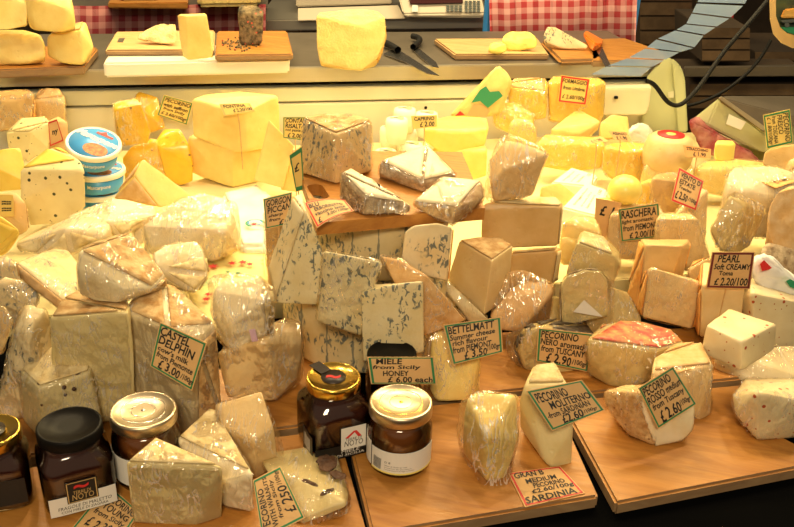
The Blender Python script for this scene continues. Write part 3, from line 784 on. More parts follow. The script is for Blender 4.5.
# wooden board with handle hole
zb = .208
tp = [Wz(x, y, zb) for x, y in ((317, 223), (485, 208), (462, 152), (292, 150))]
def board_hole(tp, hole, thick, name, label, mat='wood_pale'):
    bm = bmesh.new(); m = len(hole)
    out = []
    def lerp(a, b, t): return a + (b - a) * t
    # outer ring sampled to match hole
    hc = sum(hole, Vector()) / m
    for h in hole:
        d = (h - hc); best = None
        for i in range(4):
            a, b = tp[i], tp[(i + 1) % 4]; e = b - a
            den = d.x * e.y - d.y * e.x
            if abs(den) < 1e-9: continue
            w = a - hc; t = (w.x * e.y - w.y * e.x) / den; s = (w.x * d.y - w.y * d.x) / den
            if t > 0 and -1e-6 <= s <= 1 + 1e-6 and (best is None or t < best[0]): best = (t, hc + d * t)
        out.append(best[1])
    dn = Vector((0, 0, thick)); angs = list(range(m))
    O = [bm.verts.new(p) for p in out]; O2 = [bm.verts.new(p - dn) for p in out]
    I = [bm.verts.new(p) for p in hole]; I2 = [bm.verts.new(p - dn) for p in hole]
    # corners
    for i in range(m):
        j = (i + 1) % m; corner = []
        for k in range(4):
            cn = tp[k]; 
            a1 = math.atan2(out[i].y - hc.y, out[i].x - hc.x); a2 = math.atan2(out[j].y - hc.y, out[j].x - hc.x); ac = math.atan2(cn.y - hc.y, cn.x - hc.x)
            da = (a2 - a1 + PI) % (2 * PI) - PI; dc = (ac - a1 + PI) % (2 * PI) - PI
            if da * dc > 0 and abs(dc) < abs(da) - 1e-6: corner.append((abs(dc), cn))
        if corner:
            corner.sort(key=lambda q: q[0])
            up = [bm.verts.new(q[1]) for q in corner]; lo = [bm.verts.new(q[1] - dn) for q in corner]
            ch = [O[i]] + up + [O[j]]; cl = [O2[i]] + lo + [O2[j]]
            bm.faces.new([I[i], I[j]] + ch[::-1]); bm.faces.new([I2[j], I2[i]] + cl)
            for q in range(len(ch) - 1): bm.faces.new((ch[q], ch[q + 1], cl[q + 1], cl[q]))
        else:
            bm.faces.new((I[i], I[j], O[j], O[i])); bm.faces.new((I2[i], O2[i], O2[j], I2[j])); bm.faces.new((O[i], O[j], O2[j], O2[i]))
        bm.faces.new((I[i], I2[i], I2[j], I[j]))
    cc = sum(tp, Vector()) / 4
    o = link(name, bm, mat, origin=Vector((cc.x, cc.y, tp[0].z - thick)), smooth=False); tag_(o, label, 'wooden board'); return o
ha, hb_ = Wz(315, 187, zb), Wz(321, 196, zb); hr = .0105; ax = (hb_ - ha).normalized(); ay = Vector((-ax.y, ax.x, 0))
hole = []
for k in range(8): t = PI / 2 + PI * k / 7; hole.append(ha + ax * hr * math.cos(t) + ay * hr * math.sin(t))
for k in range(8): t = -PI / 2 + PI * k / 7; hole.append(hb_ + ax * hr * math.cos(t) + ay * hr * math.sin(t))
board_hole(tp, hole, .016, 'wooden_board', 'small wooden board with a handle slot raised on the blue cheese wheels', 'wood')
B2 = 'rind_grey'
cheese('cheese_wedge', 'tall stilton-like wedge with brown rind top on the raised board', CH, (336, 184, zb + .001),
       '303 119 t;320 115 t;352 115 t;372 121 t;336 134 T;336 184 0;300 172 3;371 170 3', 'stilton', 'top', 'rind_brown', WR, bev=.002)
cheese('cheese_wedge', 'low wrapped wedge with crusty side near the front edge of the raised board', CH, (364, 215, zb + .001),
       '341 173 3b;350 169 5b;411 205 1;366 198 0;364 215 0;404 213 .3;343 188 3;410 212 .8', B2, 'top', 'white', WH, bev=.002, pname='cut_face')
cheese('cheese_wedge', 'wrapped wedge with black-grey rind at the back of the raised board', CH, (422, 192, zb + .001),
       '380 162 5b;404 152 7b;427 145 8b;456 174 3b;422 182 0;422 192 0;380 174 4;450 186 2', B2, 'top', 'white', WH, bev=.002, pname='cut_face')
cheese('cheese_wedge', 'wrapped wedge with brown rind overhanging the right corner of the raised board', CH, (453, 218, zb + .001),
       '412 203 2;443 177 6b;482 181 5b;457 208 0;453 225 0;484 197 3;416 208 2;433 217 1', 'rind_brown', 'top', 'white', WH, bev=.002, pname='cut_face')
# ---------------------------------------------------------------- left heap
cheese('cheese_block', 'chunky wrapped blue-grey rinded piece resting on the big olive block', CH, (118, 303, .150),
       '79 251 2;90 246 5b;118 236 8b;132 234 8b;165 275 4b;152 288 1;124 289 0;77 268 1;79 294 1;95 301 .3;118 303 0;150 293 1.5', 'pale', 'top+right', 'rind_brown', WR, bev=.002)
cheese('cheese_block', 'big olive-white block behind the silver-lidded jar, wrinkled wrap on top', CH, (100, 425, 0),
       '50 318 0;62 299 5b;75 293 8b;124 292 8b;130 306 2;128 312 0;135 420 0;60 426 0;51 360 0;134 350 0', 'greenish', 'top', 'rind_brown', WR, bev=.003)
cheese('cheese_block', 'large castel delphin block with brown rind side and its tag on the front', CH, (185, 434, 0),
       '127 312 3;130 300 5b;164 283 8b;176 287 8b;216 325 3b;168 330 0;196 345 0;135 388 2;138 420 1.8;185 434 0;196 434 0;214 420 3;218 380 3', 'pale', 'top+right', 'rind_brown', WH, key='castel', bev=.003)
price_tag('green-bordered tag reading castel delphin cows milk, £3.00', 'castel', [(160, 322, 0), (207, 343, -1), (192, 391, -2), (150, 366, -1)],
          [('CASTEL', .06, .06, .68, .24), ('DELPHIN', .06, .26, .84, .44), ("cow's milk", .08, .46, .76, .58), ('from Piemonte', .08, .60, .90, .72), ('£ 3.00', .16, .74, .66, .93), ('/100gr', .68, .78, .98, .92)])
cheese('cheese_block', 'wrapped block with dark round spots behind the black-lidded jam jar', CH, (42, 442, 0),
       '20 371 3;42 346 7b;60 347 7b;92 364 4b;39 388 0;90 372 2.6;23 420 2;42 442 0;103 425 2;86 442 1', 'spotted', 'top', 'rind_pale', WR, bev=.003, wx='17 372 3')
cheese('cheese_piece', 'wrapped crumbly blue-white piece at left above the spotted block', CH, (20, 420, 0),
       '2 390 1;15 327 1;25 300 4b;48 309 4b;53 345 3;40 400 0;10 425 0;30 330 0;-8 420 0', 'bluelight', None, wrap=WH, bev=.005, amp=.0016)
cheese('cheese_piece', 'tiny cream lump cut by the left edge above the front jar', CH, (5, 356, .06),
       '-12 300 2b;6 306 1;14 321 0;2 356 0;-12 356 0', 'cream', None, wrap=WR, bev=.004, amp=.0016)
cheese('cheese_piece', 'lumpy wrapped blue-white piece in front of the flat grey-veined wedge', CH, (20, 330, .03),
       '-6 280 1;5 276 2b;22 279 2b;39 291 1;39 303 0;24 330 0;2 330 0;-6 315 0', 'bluelight', None, wrap=WH, bev=.005, amp=.0016)
cheese('cheese_piece', 'wrapped upright blue-white piece touching the left edge of the picture', CH, (5, 300, .03),
       '-10 262 0;0 258 2b;8 255 2b;17 264 1;26 290 1;10 305 0;-10 305 0', 'bluelight', None, wrap=WH, bev=.004, amp=.0012)
cheese('cheese_wedge', 'flat cream wedge with faint grey veins, tan rind edge facing the viewer', CH, (62, 312, .07),
       '17 262 T1;54 248 t;68 250 t;77 262 t;77 292 t;64 300 T;20 278 1;64 313 0;77 305 1', 'bluelight', 'fl+left', 'rind_tan', WR, bev=.002)
cheese('cheese_wedge', 'long brie-like wedge with white pointed tip pointing left', CH, (45, 256, .06),
       '15 244 2;26 236 4b;78 214 8b;97 213 8b;111 226 5b;66 228 .5;72 254 0;38 255 0;18 251 1.4;106 238 3', 'white', 'front+fr', 'rind_pale', WR, bev=.004)
cheese('cheese_wedge', 'wrapped brie-like wedge behind the long pointed one, below the blue tubs', CH, (120, 240, .05),
       '66 216 3;112 198 7b;126 199 7b;155 206 7b;157 215 5;120 238 0;108 222 0;70 226 1', 'white', 'front+fr', 'rind_pale', WR, bev=.004)
cheese('cheese_piece', 'small white piece peeking out right of the brie wedges', CH, (145, 245, .03),
       '132 222 1b;148 221 2b;150 240 0;136 246 0', 'white', None, wrap=WR)
cheese('cheese_wedge', 'broad white wrapped brie-like slab on the flowered paper', CH, (210, 262, .035),
       '142 226 2b;180 198 8b;205 193 9b;225 198 8b;236 222 4;241 249 2;215 262 0;200 255 0;152 248 .6;225 230 0;190 230 1', 'white', 'fr', 'rind_pale', WH, bev=.004, wx='238 203 7;143 220 3')
cheese('cheese_wedge', 'rounded white wrapped wedge between the broad slab and the grey rinded piece', CH, (195, 294, .05),
       '152 252 2;170 244 5b;197 240 6b;205 254 4;209 275 2;196 294 0;165 287 0;155 268 0', 'white', 'right+fr', 'rind_pale', WR, bev=.004)
cheese('cheese_block', 'baggy wrapped white wedge with a pink sticker left of the tall gorgonzola', CH, (243, 366, .05),
       '213 290 3;226 277 6b;262 277 6b;271 300 3;267 345 1;243 364 0;218 338 1;212 310 2;231 322 0;262 300 1', 'white', 'right', 'rind_pale', WH, bev=.003, wx='208 276 5;235 272 6;276 290 3;272 350 1')
Yp_ = Wz(243, 366, .05).y - .001
patch('sticker', quad_map([W(249, 330, Yp_), W(255, 329, Yp_), W(258, 341, Yp_), W(252, 342, Yp_)]), 'lilac', [o for o in col.objects if o.get('label', '').startswith('baggy wrapped white wedge')][0])
cheese('cheese_block', 'translucent wrapped wedge lying between the white wedge and the gold-lidded jar', CH, (235, 402, .001),
       '216 352 1;272 322 5b;300 321 5b;302 345 3;297 378 2;274 402 0;226 398 0;264 340 0', 'cream', None, wrap=WH, bev=.004, wx='305 340 3;290 318 5')
ob = [o for o in col.objects if o.get('label', '').startswith('wrapped block with dark round spots')][0]
for (x, y, a) in ((64, 387, .0030), (74, 389, .0024), (65, 394, .0034), (50, 407, .0026)):
    p = W(x, y, Wz(42, 442, 0).y + .012)
    bm = bmesh.new(); bmesh.ops.create_icosphere(bm, subdivisions=2, radius=a, matrix=Matrix.Translation(p)); link('peppercorn', bm, 'walnut', ob)
# flowered paper and white bag
fp = [Wz(x, y, .030) for x, y in ((176, 262), (190, 205), (262, 198), (268, 300), (262, 330), (200, 330))]
pb = hullobj('flowered_paper', fp + [p - Vector((0, 0, .016)) for p in fp], 'flowerpaper', bev=.003, smooth=True, rough=.0015)
tag_(pb, 'yellow wrapping paper with red flowers under the white wrapped brie', 'wrapping paper')
ztop = .0325
def flat_shape(name, pts2d, z, mat, parent, th=.0012):
    poly = [Wz(x, y, z) for x, y in pts2d]
    return poly_prism(name, poly, th, mat, parent, bev=0)
def flower(px, py, s, z, mat, parent, n=7):
    c = Wz(px, py, z); pts = []
    for k in range(n * 2):
        a = PI * k / n; r = s if k % 2 == 0 else s * .42
        pts.append(c + Vector((r * math.cos(a), r * math.sin(a), 0)))
    bm = bmesh.new(); c_ = bm.verts.new(c + Vector((0, 0, .001)))
    vs = [bm.verts.new(p) for p in pts]
    for k in range(len(vs)): bm.faces.new((c_, vs[k], vs[(k + 1) % len(vs)]))
    return link('printed_flower', bm, mat, parent, smooth=False)
for (x, y, s, m) in ((213, 266, .010, 'redprint'), (232, 263, .008, 'redprint'), (243, 262, .009, 'redprint'), (250, 264, .007, 'redprint'), (209, 294, .008, 'redprint'), (206, 299, .007, 'redprint'),
                     (238, 273, .006, 'greenprint'), (228, 272, .004, 'greenprint'), (219, 290, .005, 'redprint'), (245, 241, .004, 'greenprint'), (153, 246, .008, 'redprint')):
    flower(x, y, s, .0345, m, pb)
hm = quad_map([Wz(198, 282, .0345), Wz(219, 275, .0345), Wz(220, 281, .0345), Wz(199, 288, .0345)])
write('writing', [('FLORIDOSA', 0, 0, 1, 1)], hm, 'greenprint', pb, .0)
wp = [Wz(x, y, .045) for x, y in ((222, 192), (258, 183), (272, 195), (266, 245), (240, 245), (228, 215))]
wb_ = hullobj('plastic_bag', wp + [p - Vector((0, 0, .030)) for p in wp], 'whiteplastic', bev=.006, smooth=True, rough=.004, freq=30)
tag_(wb_, 'white plastic bag with a round green and blue print left of the gorgonzola tag', 'bag')
for k, (m, ra, rb) in enumerate((('greenprint', .016, .012), ('blueprint', .0125, .0095))):
    c = Wz(255, 223, .051); bm = bmesh.new(); vs = []
    for i in range(24):
        a = 2 * PI * i / 24; vs.append((bm.verts.new(c + Vector((ra * math.cos(a), ra * math.sin(a), .001 * k))), bm.verts.new(c + Vector((rb * math.cos(a), rb * math.sin(a), .001 * k)))))
    for i in range(17 if k == 0 else 22): bm.faces.new((vs[i][0], vs[i + 1][0], vs[i + 1][1], vs[i][1]))
    link('printed_ring', bm, m, wb_, smooth=False)
flower(254, 224, .007, .0525, 'redprint', wb_)
# tags mid
price_tag('green-bordered tag reading gorgonzola piccante at the pointed wedge', 'gor', [(263, 199, 6), (292, 192, 6), (290, 224, 5), (266, 229, 5)],
          [('GORGON', .10, .08, .98, .30), ('PICCAN', .12, .32, .98, .52), ('sharp', .14, .56, .70, .68), ('from', .16, .70, .60, .80), ('£', .55, .78, .75, .95)], pick=.08)
cheese('cheese_slab', 'narrow tan slab standing behind the gorgonzola tag and pointed wedge', CH, (272, 290, .03),
       '264 214 0;268 205 3b;292 200 3b;294 214 0;292 290 0;268 292 0', 'tan', None, wrap=WR, key='x1')
price_tag('red-bordered curled tag on the front left corner of the raised board', Wz(330, 226, zb).y, [(304, 203, 3.5), (345, 200, 3.8), (354, 211, 0), (317, 228, -1)],
          [('BLU', .06, .10, .32, .28), ('ERBORINATO', .14, .30, .86, .46), ('vaccino latte', .10, .48, .88, .64), ('£', .10, .70, .20, .92), ('3.00/100gr', .36, .68, .94, .86)], 'red_line', curl=.004)
price_tag('small green-edged tag tucked behind the left edge of the raised board', 1.13, [(289, 155, 0), (302, 146, 1), (304, 190, 0), (296, 192, 0)],
          [('£', .2, .3, .7, .5)], 'green_line', 'card_yellow', w=.1, pick=.07)
# miele tag, walnuts tag and flat tag
price_tag('green-bordered tag reading miele from Sicily honey, £6.00 each', 'jarb', [(367, 357, -.4), (434, 357, -.4), (437, 384, -1), (371, 384, -1)],
          [('MIELE', .12, .06, .52, .26), ('from Sicily', .06, .30, .78, .48), ('HONEY', .20, .50, .60, .70), ('£ 6.00 each', .26, .72, .94, .94)])
zw = .034
price_tag('green-bordered tag reading pecorino with walnuts on the front slab, £2.50', Wz(280, 495, zw).y - .008, [(253, 480, 1.5), (280, 466, 3), (305, 518, -1.6), (262, 540, -3)],
          [], 'green_line')
wtag = bpy.data.objects['price_tag'] if False else [o for o in col.objects if o.get('label', '').startswith('green-bordered tag reading pecorino with walnuts')][0]
Yw = Wz(280, 495, zw).y - .010
wm = quad_map([W(262, 540, Yw - .03), W(253, 480, Yw + .015), W(280, 466, Yw + .03), W(305, 518, Yw - .016)])
write('writing', [('PECORINO', .10, .08, .80, .26), ('WITH WALNUTS', .10, .30, .95, .44), ('from Sicily', .18, .48, .86, .62), ('£ 250', .18, .66, .68, .92), ('/100gr', .70, .70, .98, .88)], lambda u, v: wm(u, v, .0005), 'ink', wtag)
ft = price_tag('green-bordered tag lying flat between the black-lidded jar and the front wedge', (.0012,), [(70, 530, 0), (108, 484, 0), (140, 512, 0), (118, 545, 0)],
          [], 'green_line')
tm = quad_map([Wz(108, 486, .0014), Wz(139, 512, .0014), Wz(118, 542, .0014), Wz(76, 528, .0014)])
write('writing', [('PECORINO', .1, .06, .98, .24), ('YOUNG', .2, .28, .9, .44), ('from Sicily', .1, .48, .9, .64), ('£ 2.30/', .1, .68, .8, .90)], lambda u, v: tm(u, v, .0005), 'ink', ft)

# ---------------------------------------------------------------- rear left
cheese('cheese_wedge', 'pale cheese wedge with dark herb flecks at far left above the big green block', CH, (28, 161, .06),
       '6 133 0;21 119 5b;46 117 5b;50 122 2;49 149 1;28 162 0;8 147 0;30 132 0', 'pepper', 'top', 'pepper', None, bev=.002)
cheese('cheese_wedge', 'orange-yellow wedge cut by the left edge below the herb-flecked wedge', CH, (15, 192, .06),
       '-10 152 2b;4 149 2b;20 147 3b;30 184 0;26 189 0;-10 193 0;-10 165 0', 'yellow', None, bev=.002)
cheese('cheese_block', 'big pale block with dark flecks and waxy yellow edge left of the blue tubs', CH, (30, 226, .03),
       '20 170 1;30 160 4b;48 148 7b;62 148 7b;80 160 2;85 170 0;86 206 0;72 222 0;30 226 0;20 200 0', 'pepper', 'top', 'yellow', None, bev=.004)
cheese('cheese_block', 'brown-rinded piece with a yellow label at the left edge', CH, (15, 232, .05),
       '-10 193 1b;15 191 2b;26 202 1;29 230 0;20 236 0;-10 225 0;-10 200 0', 'tan', 'right', 'rind_brown', None, key='lab')
pl_ = price_tag('yellow printed label on the brown-rinded piece at the left edge', 'lab', [(-8, 194, -.6), (13, 195, -.6), (14, 216, -1.0), (-8, 218, -1.0)],
          [('====', .45, .3, .9, .45), ('====', .45, .6, .9, .75)], None, 'card_yellow', name='label')
pp_ = [o for o in col.objects if o.get('label', '').startswith('brown-rinded piece with a yellow')][0]
pl_.location = pl_.location - pp_.location; pl_.parent = pp_
for k in ('label', 'category', 'group'): del pl_[k]
pl_['label'] = 'yellow label printed with dark bars'
cheese('cheese_wedge', 'shiny yellow wedge at the left edge under the labelled piece', CH, (5, 256, .05),
       '-10 215 1b;2 216 1b;20 229 0;20 236 0;2 256 0;-10 258 0', 'yellow', 'front', 'yellow')
cheese('cheese_block', 'wrapped grey-tan block at upper left below the counter', CH, (10, 140, .06),
       '-10 92 3b;14 89 4b;30 90 4b;34 94 1;31 128 0;-10 132 0;17 102 0;-10 102 0', 'tan', 'right', 'rind_orange', WR)
cheese('cheese_block', 'wrapped block with orange-brown rind top beside the grey-tan one', CH, (50, 135, .06),
       '34 100 0;38 91 4b;46 88 4b;60 89 4b;65 97 1;66 134 0;35 134 0;64 104 0', 'cream', 'top', 'rind_tan', WR, key='tl')
cheese('cheese_block', 'low pale block with red-edged tag at upper left', CH, (60, 175, .03),
       '44 122 1;58 116 3b;68 122 2;70 170 0;46 176 0', 'tan', None, key='tl2')
price_tag('red-edged tag partly hidden behind the herb-flecked wedge', 'tl2', [(48, 122, .4), (57, 119, .4), (64, 141, -.4), (50, 147, -.4)],
          [('ny', .3, .4, .8, .65)], 'red_line', w=.06)
# tubs
def tub(label, px, py, rpx, Y, tilt=(0, 0), hh=.040):
    p = W(px, py, Y); r = rpx * depth(p) / FPX; zt_ = p.z
    root = empty('mascarpone_tub', (p.x, p.y, zt_ - hh)); tag_(root, label, 'tub', 'blue mascarpone tubs')
    loft('tub_body', p.x, p.y, [(r * .80, zt_ - hh), (r * .83, zt_ - hh + .002), (r * .93, zt_ - .008)], 'tubblue', root)
    ld = loft('lid', p.x, p.y, [(r * .97, zt_ - .010), (r, zt_ - .009), (r, zt_ - .003), (r * .98, zt_ - .0005), (r * .94, zt_), (r * .92, zt_ - .001), (r * .001, zt_ - .001)], 'tubwhite', root)
    loft('lid_print', p.x, p.y, [(r * .88, zt_ - .0012), (r * .88, zt_ - .0004), (r * .001, zt_ - .0004)], 'tubblue', ld)
    rt = math.radians(-17)
    def lm(u, v, o=0):
        a, b = (u - .5) * 1.9 * r, (.5 - v) * 1.9 * r
        return Vector((p.x + a * math.cos(rt) - b * math.sin(rt), p.y + a * math.sin(rt) + b * math.cos(rt), zt_ + .0002 + o))
    write('lid_writing', [('Mascarpone', .06, .26, .94, .50)], lm, 'paper', ld, .04)
    bm = bmesh.new(); vs = [bm.verts.new(lm(.66 + .28 * math.cos(t) * (1 if abs(math.cos(t)) < .8 else .9), .68 + .18 * math.sin(t), -.0001)) for t in [2 * PI * k / 20 for k in range(20)]]
    bm.faces.new(vs); link('printed_cake', bm, 'brownprint', ld, smooth=False)
    bm = bmesh.new(); bm.faces.new([bm.verts.new(lm(a, b)) for a, b in ((.42, .16), (.50, .08), (.58, .16), (.72, .16), (.72, .22), (.36, .22), (.36, .16))])
    link('printed_logo', bm, 'redprint', ld, smooth=False)
    bmp_ = cyl_map(p, r * .89, -.6, .9, zt_ - hh + .006, zt_ - .014, .0012)
    write('body_writing', [('Mascarpone', .28, .2, .9, .75)], bmp_, 'paper', root, .01)
    rp = Vector((p.x, p.y, zt_ - hh))
    if tilt != (0, 0):
        root.rotation_euler = (tilt[0], tilt[1], 0)
    return root
tub('blue mascarpone tub with white lid, tilted on top of its stack', 91, 139, 27, 1.44, (math.radians(15), math.radians(12)), .036)
tub('blue mascarpone tub in the middle of its stack', 98, 168, 26.5, 1.46, (0, 0), .036)
tub('blue mascarpone tub at the bottom of its stack', 99, 188, 26.5, 1.48, (0, 0), .038)
o = hullobj('wooden_spatula', [W(x, y, 1.425 + d) for x, y, d in ((85, 166, 0), (110, 158, .01), (112, 160, .01), (92, 169, 0), (85, 169, 0), (90, 171, .004), (111, 161, .014))], 'rind_tan', bev=.001)
tag_(o, 'thin tan wooden scraper lying on the middle blue tub', 'spatula')
# yellow pepper cheeses
cheese('cheese_block', 'deep yellow peppered block, left one of the upper pair above the yellow blocks', CH, (135, 145, .10),
       '113 104 2b;117 102 2b;136 98 3b;150 131 1;148 143 .3;123 146 0;114 110 0;141 104 1', 'deepyellow', None, wrap=WR, bev=.003)
cheese('cheese_block', 'deep yellow peppered block behind the dark writing tag, right of the upper pair', CH, (155, 132, .05),
       '135 95 2b;139 91 3b;158 97 3b;165 128 0;150 133 0;142 110 0', 'deepyellow', None, wrap=WR, bev=.003, key='dy')
cheese('cheese_block', 'deep yellow block with wrapped side under the upper pair, left', CH, (140, 184, .013),
       '122 158 1;130 147 2;152 138 4b;160 140 3b;167 165 1;166 184 0;125 184 0', 'deepyellow', None, wrap=WR, bev=.003)
cheese('cheese_block', 'deep yellow peppered block with rounded corners, lower right of the group', CH, (180, 186, .013),
       '155 140 1;163 129 3b;180 127 3b;190 145 1;194 165 0;193 182 0;180 186 0;166 180 0;158 148 0', 'deepyellow', None, bev=.006)
cheese('cheese_wedge', 'pyramid-like yellow wedge in front of the deep yellow blocks', CH, (161, 208, .05),
       '143 158 4b;194 197 3;161 208 0;112 199 3;135 175 2', 'butter', 'left+fl', 'rind_tan', None, bev=.003)
price_tag('green-edged tag tilted above the deep yellow blocks', 'dy', [(164, 95, -.3), (193, 103, .4), (187, 125, .2), (157, 115, -.5)],
          [('PECORINO', .08, .08, .95, .26), ('with saffron', .08, .32, .90, .48), ('from Sicily', .12, .52, .84, .68), ('£ 3.60/100gr', .10, .72, .96, .92)], 'green_line', 'card_yellow')
cheese('cheese_block', 'large light yellow block with an orange-edged tag, upper left of the heap', CH, (238, 153, .085),
       '191 99 2;206 94 5b;240 91 8b;279 95 5b;238 114 0;238 153 0;193 136 2;279 128 4;246 112 .3;247 151 .2', 'butter', None, bev=.004, key='em')
price_tag('orange-edged tag pinned on the large light yellow block', 'em', [(219, 104, -.2), (250, 103, -.2), (255, 111, -1.4), (224, 116, -1.4)],
          [('FONTINA', .1, .1, .8, .4), ('£ 2.20/100', .35, .5, .95, .85)], 'orange_card', 'card_yellow', w=.05, pick=.11)
cheese('cheese_block', 'light yellow block carrying the large tagged one', CH, (234, 188, .013),
       '187 137 2;200 130 5b;266 132 5b;265 150 4;232 150 0;233 188 0;190 172 3;263 172 4', 'butter', 'right', 'rind_tan', None, bev=.004)
cheese('cheese_slab', 'pale yellow slab leaning left of the contal tag', CH, (268, 190, .04),
       '269 120 1;294 146 1;283 188 0;254 180 0', 'butter', None, raycm=3, bev=.002)
cheese('cheese_slab', 'pale yellow slab just behind the leaning one', CH, (285, 192, .03),
       '283 150 2;300 160 2;297 192 1;281 190 1', 'butter', None, raycm=2, bev=.002, key='sl2')
price_tag('tan tag reading contal risalta left of the brown-topped wedge', 'sl2', [(283, 117, -1), (308, 117, -1), (306, 141, -1.5), (283, 138, -1.5)],
          [('CONTAL', .1, .06, .9, .26), ('RISALTA', .1, .30, .9, .50), ('not pasteur', .1, .54, .9, .68), ('£ 2.00', .2, .72, .8, .92)], 'green_line', 'card_yellow', pick=.12)
# ---------------------------------------------------------------- rear middle and right
cheese('cheese_half_wheel', 'bright yellow half wheel, upper of two behind the raised board', CH, (445, 156, .085),
       '424 129 T;434 119 t;448 116 t;470 116 t;487 118 t;489 128 2;485 145 1;446 156 0;424 141 0;460 136 0;470 132 .3', 'lemon', None, bev=.004)
cheese('cheese_half_wheel', 'bright yellow half wheel carrying the upper one', CH, (470, 180, .04),
       '430 150 1;440 144 3b;482 140 3b;488 150 0;487 176 0;470 181 0;440 176 0', 'lemon', None, bev=.004)
o = hullobj('cheese_packet', points((460, 118, .09), '449 116 0;497 65 1;503 67 1;513 82 0;500 116 0;470 118 0;500 70 4;512 84 4;455 114 4')[1], 'butter', bev=.004, smooth=True, rough=.0015)
tag_(o, 'pointed cheese packet with a green leaf print standing at the back', 'packet')
Yp = Wz(460, 118, .09).y
def printpoly(name, pts, Y, mat, parent, th=.001):
    bm = bmesh.new(); p = [W(x, y, Y) for x, y in pts]; q = [a + (a - C0).normalized() * th for a in p]
    A = [bm.verts.new(v) for v in p]; B = [bm.verts.new(v) for v in q]; n = len(p)
    bm.faces.new(A); bm.faces.new(B[::-1])
    for i in range(n): bm.faces.new((A[i], B[i], B[(i + 1) % n], A[(i + 1) % n]))
    return link(name, bm, mat, parent, smooth=False)
printpoly('printed_leaf', [(471, 103), (480, 90), (486, 86), (490, 92), (499, 91), (503, 96), (494, 103), (488, 108), (480, 101)], Yp - .004, 'greenprint', o)
printpoly('printed_mark', [(455, 116), (460, 111), (465, 115)], Yp - .004, 'redprint', o)
printpoly('printed_panel', [(466, 116), (474, 104), (484, 105), (490, 111), (486, 117)], Yp - .003, 'card', o)
cheese('cheese_wedge', 'yellow wedge with brown rind top, high at the back right of the leaf packet', CH, (525, 120, .08),
       '508 84 1;514 79 4b;546 78 4b;548 86 2;546 118 0;520 122 0;509 108 0;512 88 0;546 92 0', 'yellow', 'top', 'rind_tan', WR)
cheese('cheese_block', 'rounded yellow block with brown top below the leaf packet', CH, (510, 132, .06),
       '491 110 0;500 101 3b;518 101 3b;536 114 2;534 130 0;510 134 0;494 126 0', 'yellow', None, wrap=WR, bev=.006)
cheese('cheese_slab', 'pale yellow rounded slab standing behind the big shining wedge', CH, (522, 152, .05),
       '508 124 0;514 118 1b;530 118 1b;537 128 0;538 150 0;508 150 0', 'butter', None, wrap=WR, bev=.005)
cheese('cheese_block', 'large yellow block with the red-bordered tag near the counter', CH, (580, 128, .06),
       '548 82 0;553 76 4b;600 78 4b;606 82 2;604 115 1;598 128 0;550 120 0;596 86 0', 'yellow', None, wrap=WR, key='rb')
price_tag('red-bordered tag on the large yellow block near the counter', 'rb', [(561, 75, -.6), (590, 79, -.6), (586, 105, -.8), (558, 102, -.8)],
          [('FORMAGGIO', .08, .10, .92, .26), ('from Umbria', .12, .36, .88, .50), ('£ 2.60/100g', .12, .68, .92, .88)], 'red_line', 'card_yellow', w=.06)
cheese('cheese_wedge', 'smooth yellow wedge lying on the broad yellow wheel', CH, (583, 144, .075),
       '551 129 t;574 111 t;582 111 t;601 121 T;598 130 1.4;583 144 0;568 137 1;580 134 T', 'butter', None, bev=.003)
cheese('cheese_half_wheel', 'broad wrapped yellow wheel section under the smooth wedge', CH, (570, 172, .04),
       '537 142 1;545 134 4b;600 137 4b;606 145 1;602 168 0;572 172 0;538 166 0', 'yellow', None, wrap=WR, bev=.005)
def packet(label, c, z, th=.02):
    P = [Wz(x, y, z) for x, y in c]
    o = poly_prism('cheese_packet', P, th, 'paper_cream', bev=.003); tag_(o, label, 'packet')
    mp = quad_map([p + Vector((0, 0, .0006)) for p in P])
    write('writing', [('formaggio fresco', .15, .2, .8, .30), ('da tavola 200 g', .15, .42, .72, .50), ('latte intero', .15, .58, .66, .66), ('150', .72, .68, .90, .80)], mp, 'redprint', o, .0)
    return o
packet('white paper-wrapped packet with small red print, rear of the two', ((551, 182), (571, 167), (598, 175), (590, 186)), .070, .045)
packet('white paper-wrapped packet with small red print, front of the two', ((562, 207), (586, 182), (608, 190), (598, 216)), .075, .045)
cheese('cheese_piece', 'pale yellow cut piece directly right of the tan slab under the paper packets', CH, (580, 215, .04),
       '540 186 1b;560 182 2b;590 205 1;592 222 0;560 222 0;545 205 0', 'butter')
cheese('cheese_piece', 'wrapped yellow piece above the wrinkled pale rind wedge', CH, (580, 248, .06),
       '562 222 1b;575 216 2b;596 218 2b;602 232 0;600 252 0;566 252 0', 'butter', None, wrap=WH)
cheese('cheese_slab', 'yellow slab lying behind the tan slab pair, left of the rind wedge', CH, (570, 262, .04),
       '560 236 1b;600 238 2b;606 262 0;562 266 0', 'butter', None, wrap=WR)
cheese('cheese_block', 'round wrapped yellow cheese with a dished top in the rear right', CH, (630, 184, .03),
       '603 147 T;610 143 t;630 141 t;648 143 t;652 149 T.6;630 151 T-1;654 171 1;640 182 0;616 182 0;602 170 1', 'yellow', None, wrap=WR, bev=.006)
p = W(671, 135, 1.60); rr_ = 24 * depth(p) / FPX
w1 = loft('cheese_round', p.x, p.y, [(rr_ * .7, p.z - .065), (rr_ * .98, p.z - .058), (rr_ * 1.05, p.z - .03), (rr_ * .9, p.z - .006), (rr_ * .7, p.z), (rr_ * .3, p.z + .001), (.001, p.z + .001)], 'cream')
tag_(w1, 'round cream cheese with a red oval label on top', 'cheese')
loft('red_label', p.x, p.y, [(rr_ * .56, p.z), (rr_ * .56, p.z + .002), (.001, p.z + .0022)], 'redprint', w1)
loft('label_centre', p.x, p.y, [(rr_ * .2, p.z + .002), (rr_ * .2, p.z + .0028), (.001, p.z + .0028)], 'lemon', w1)
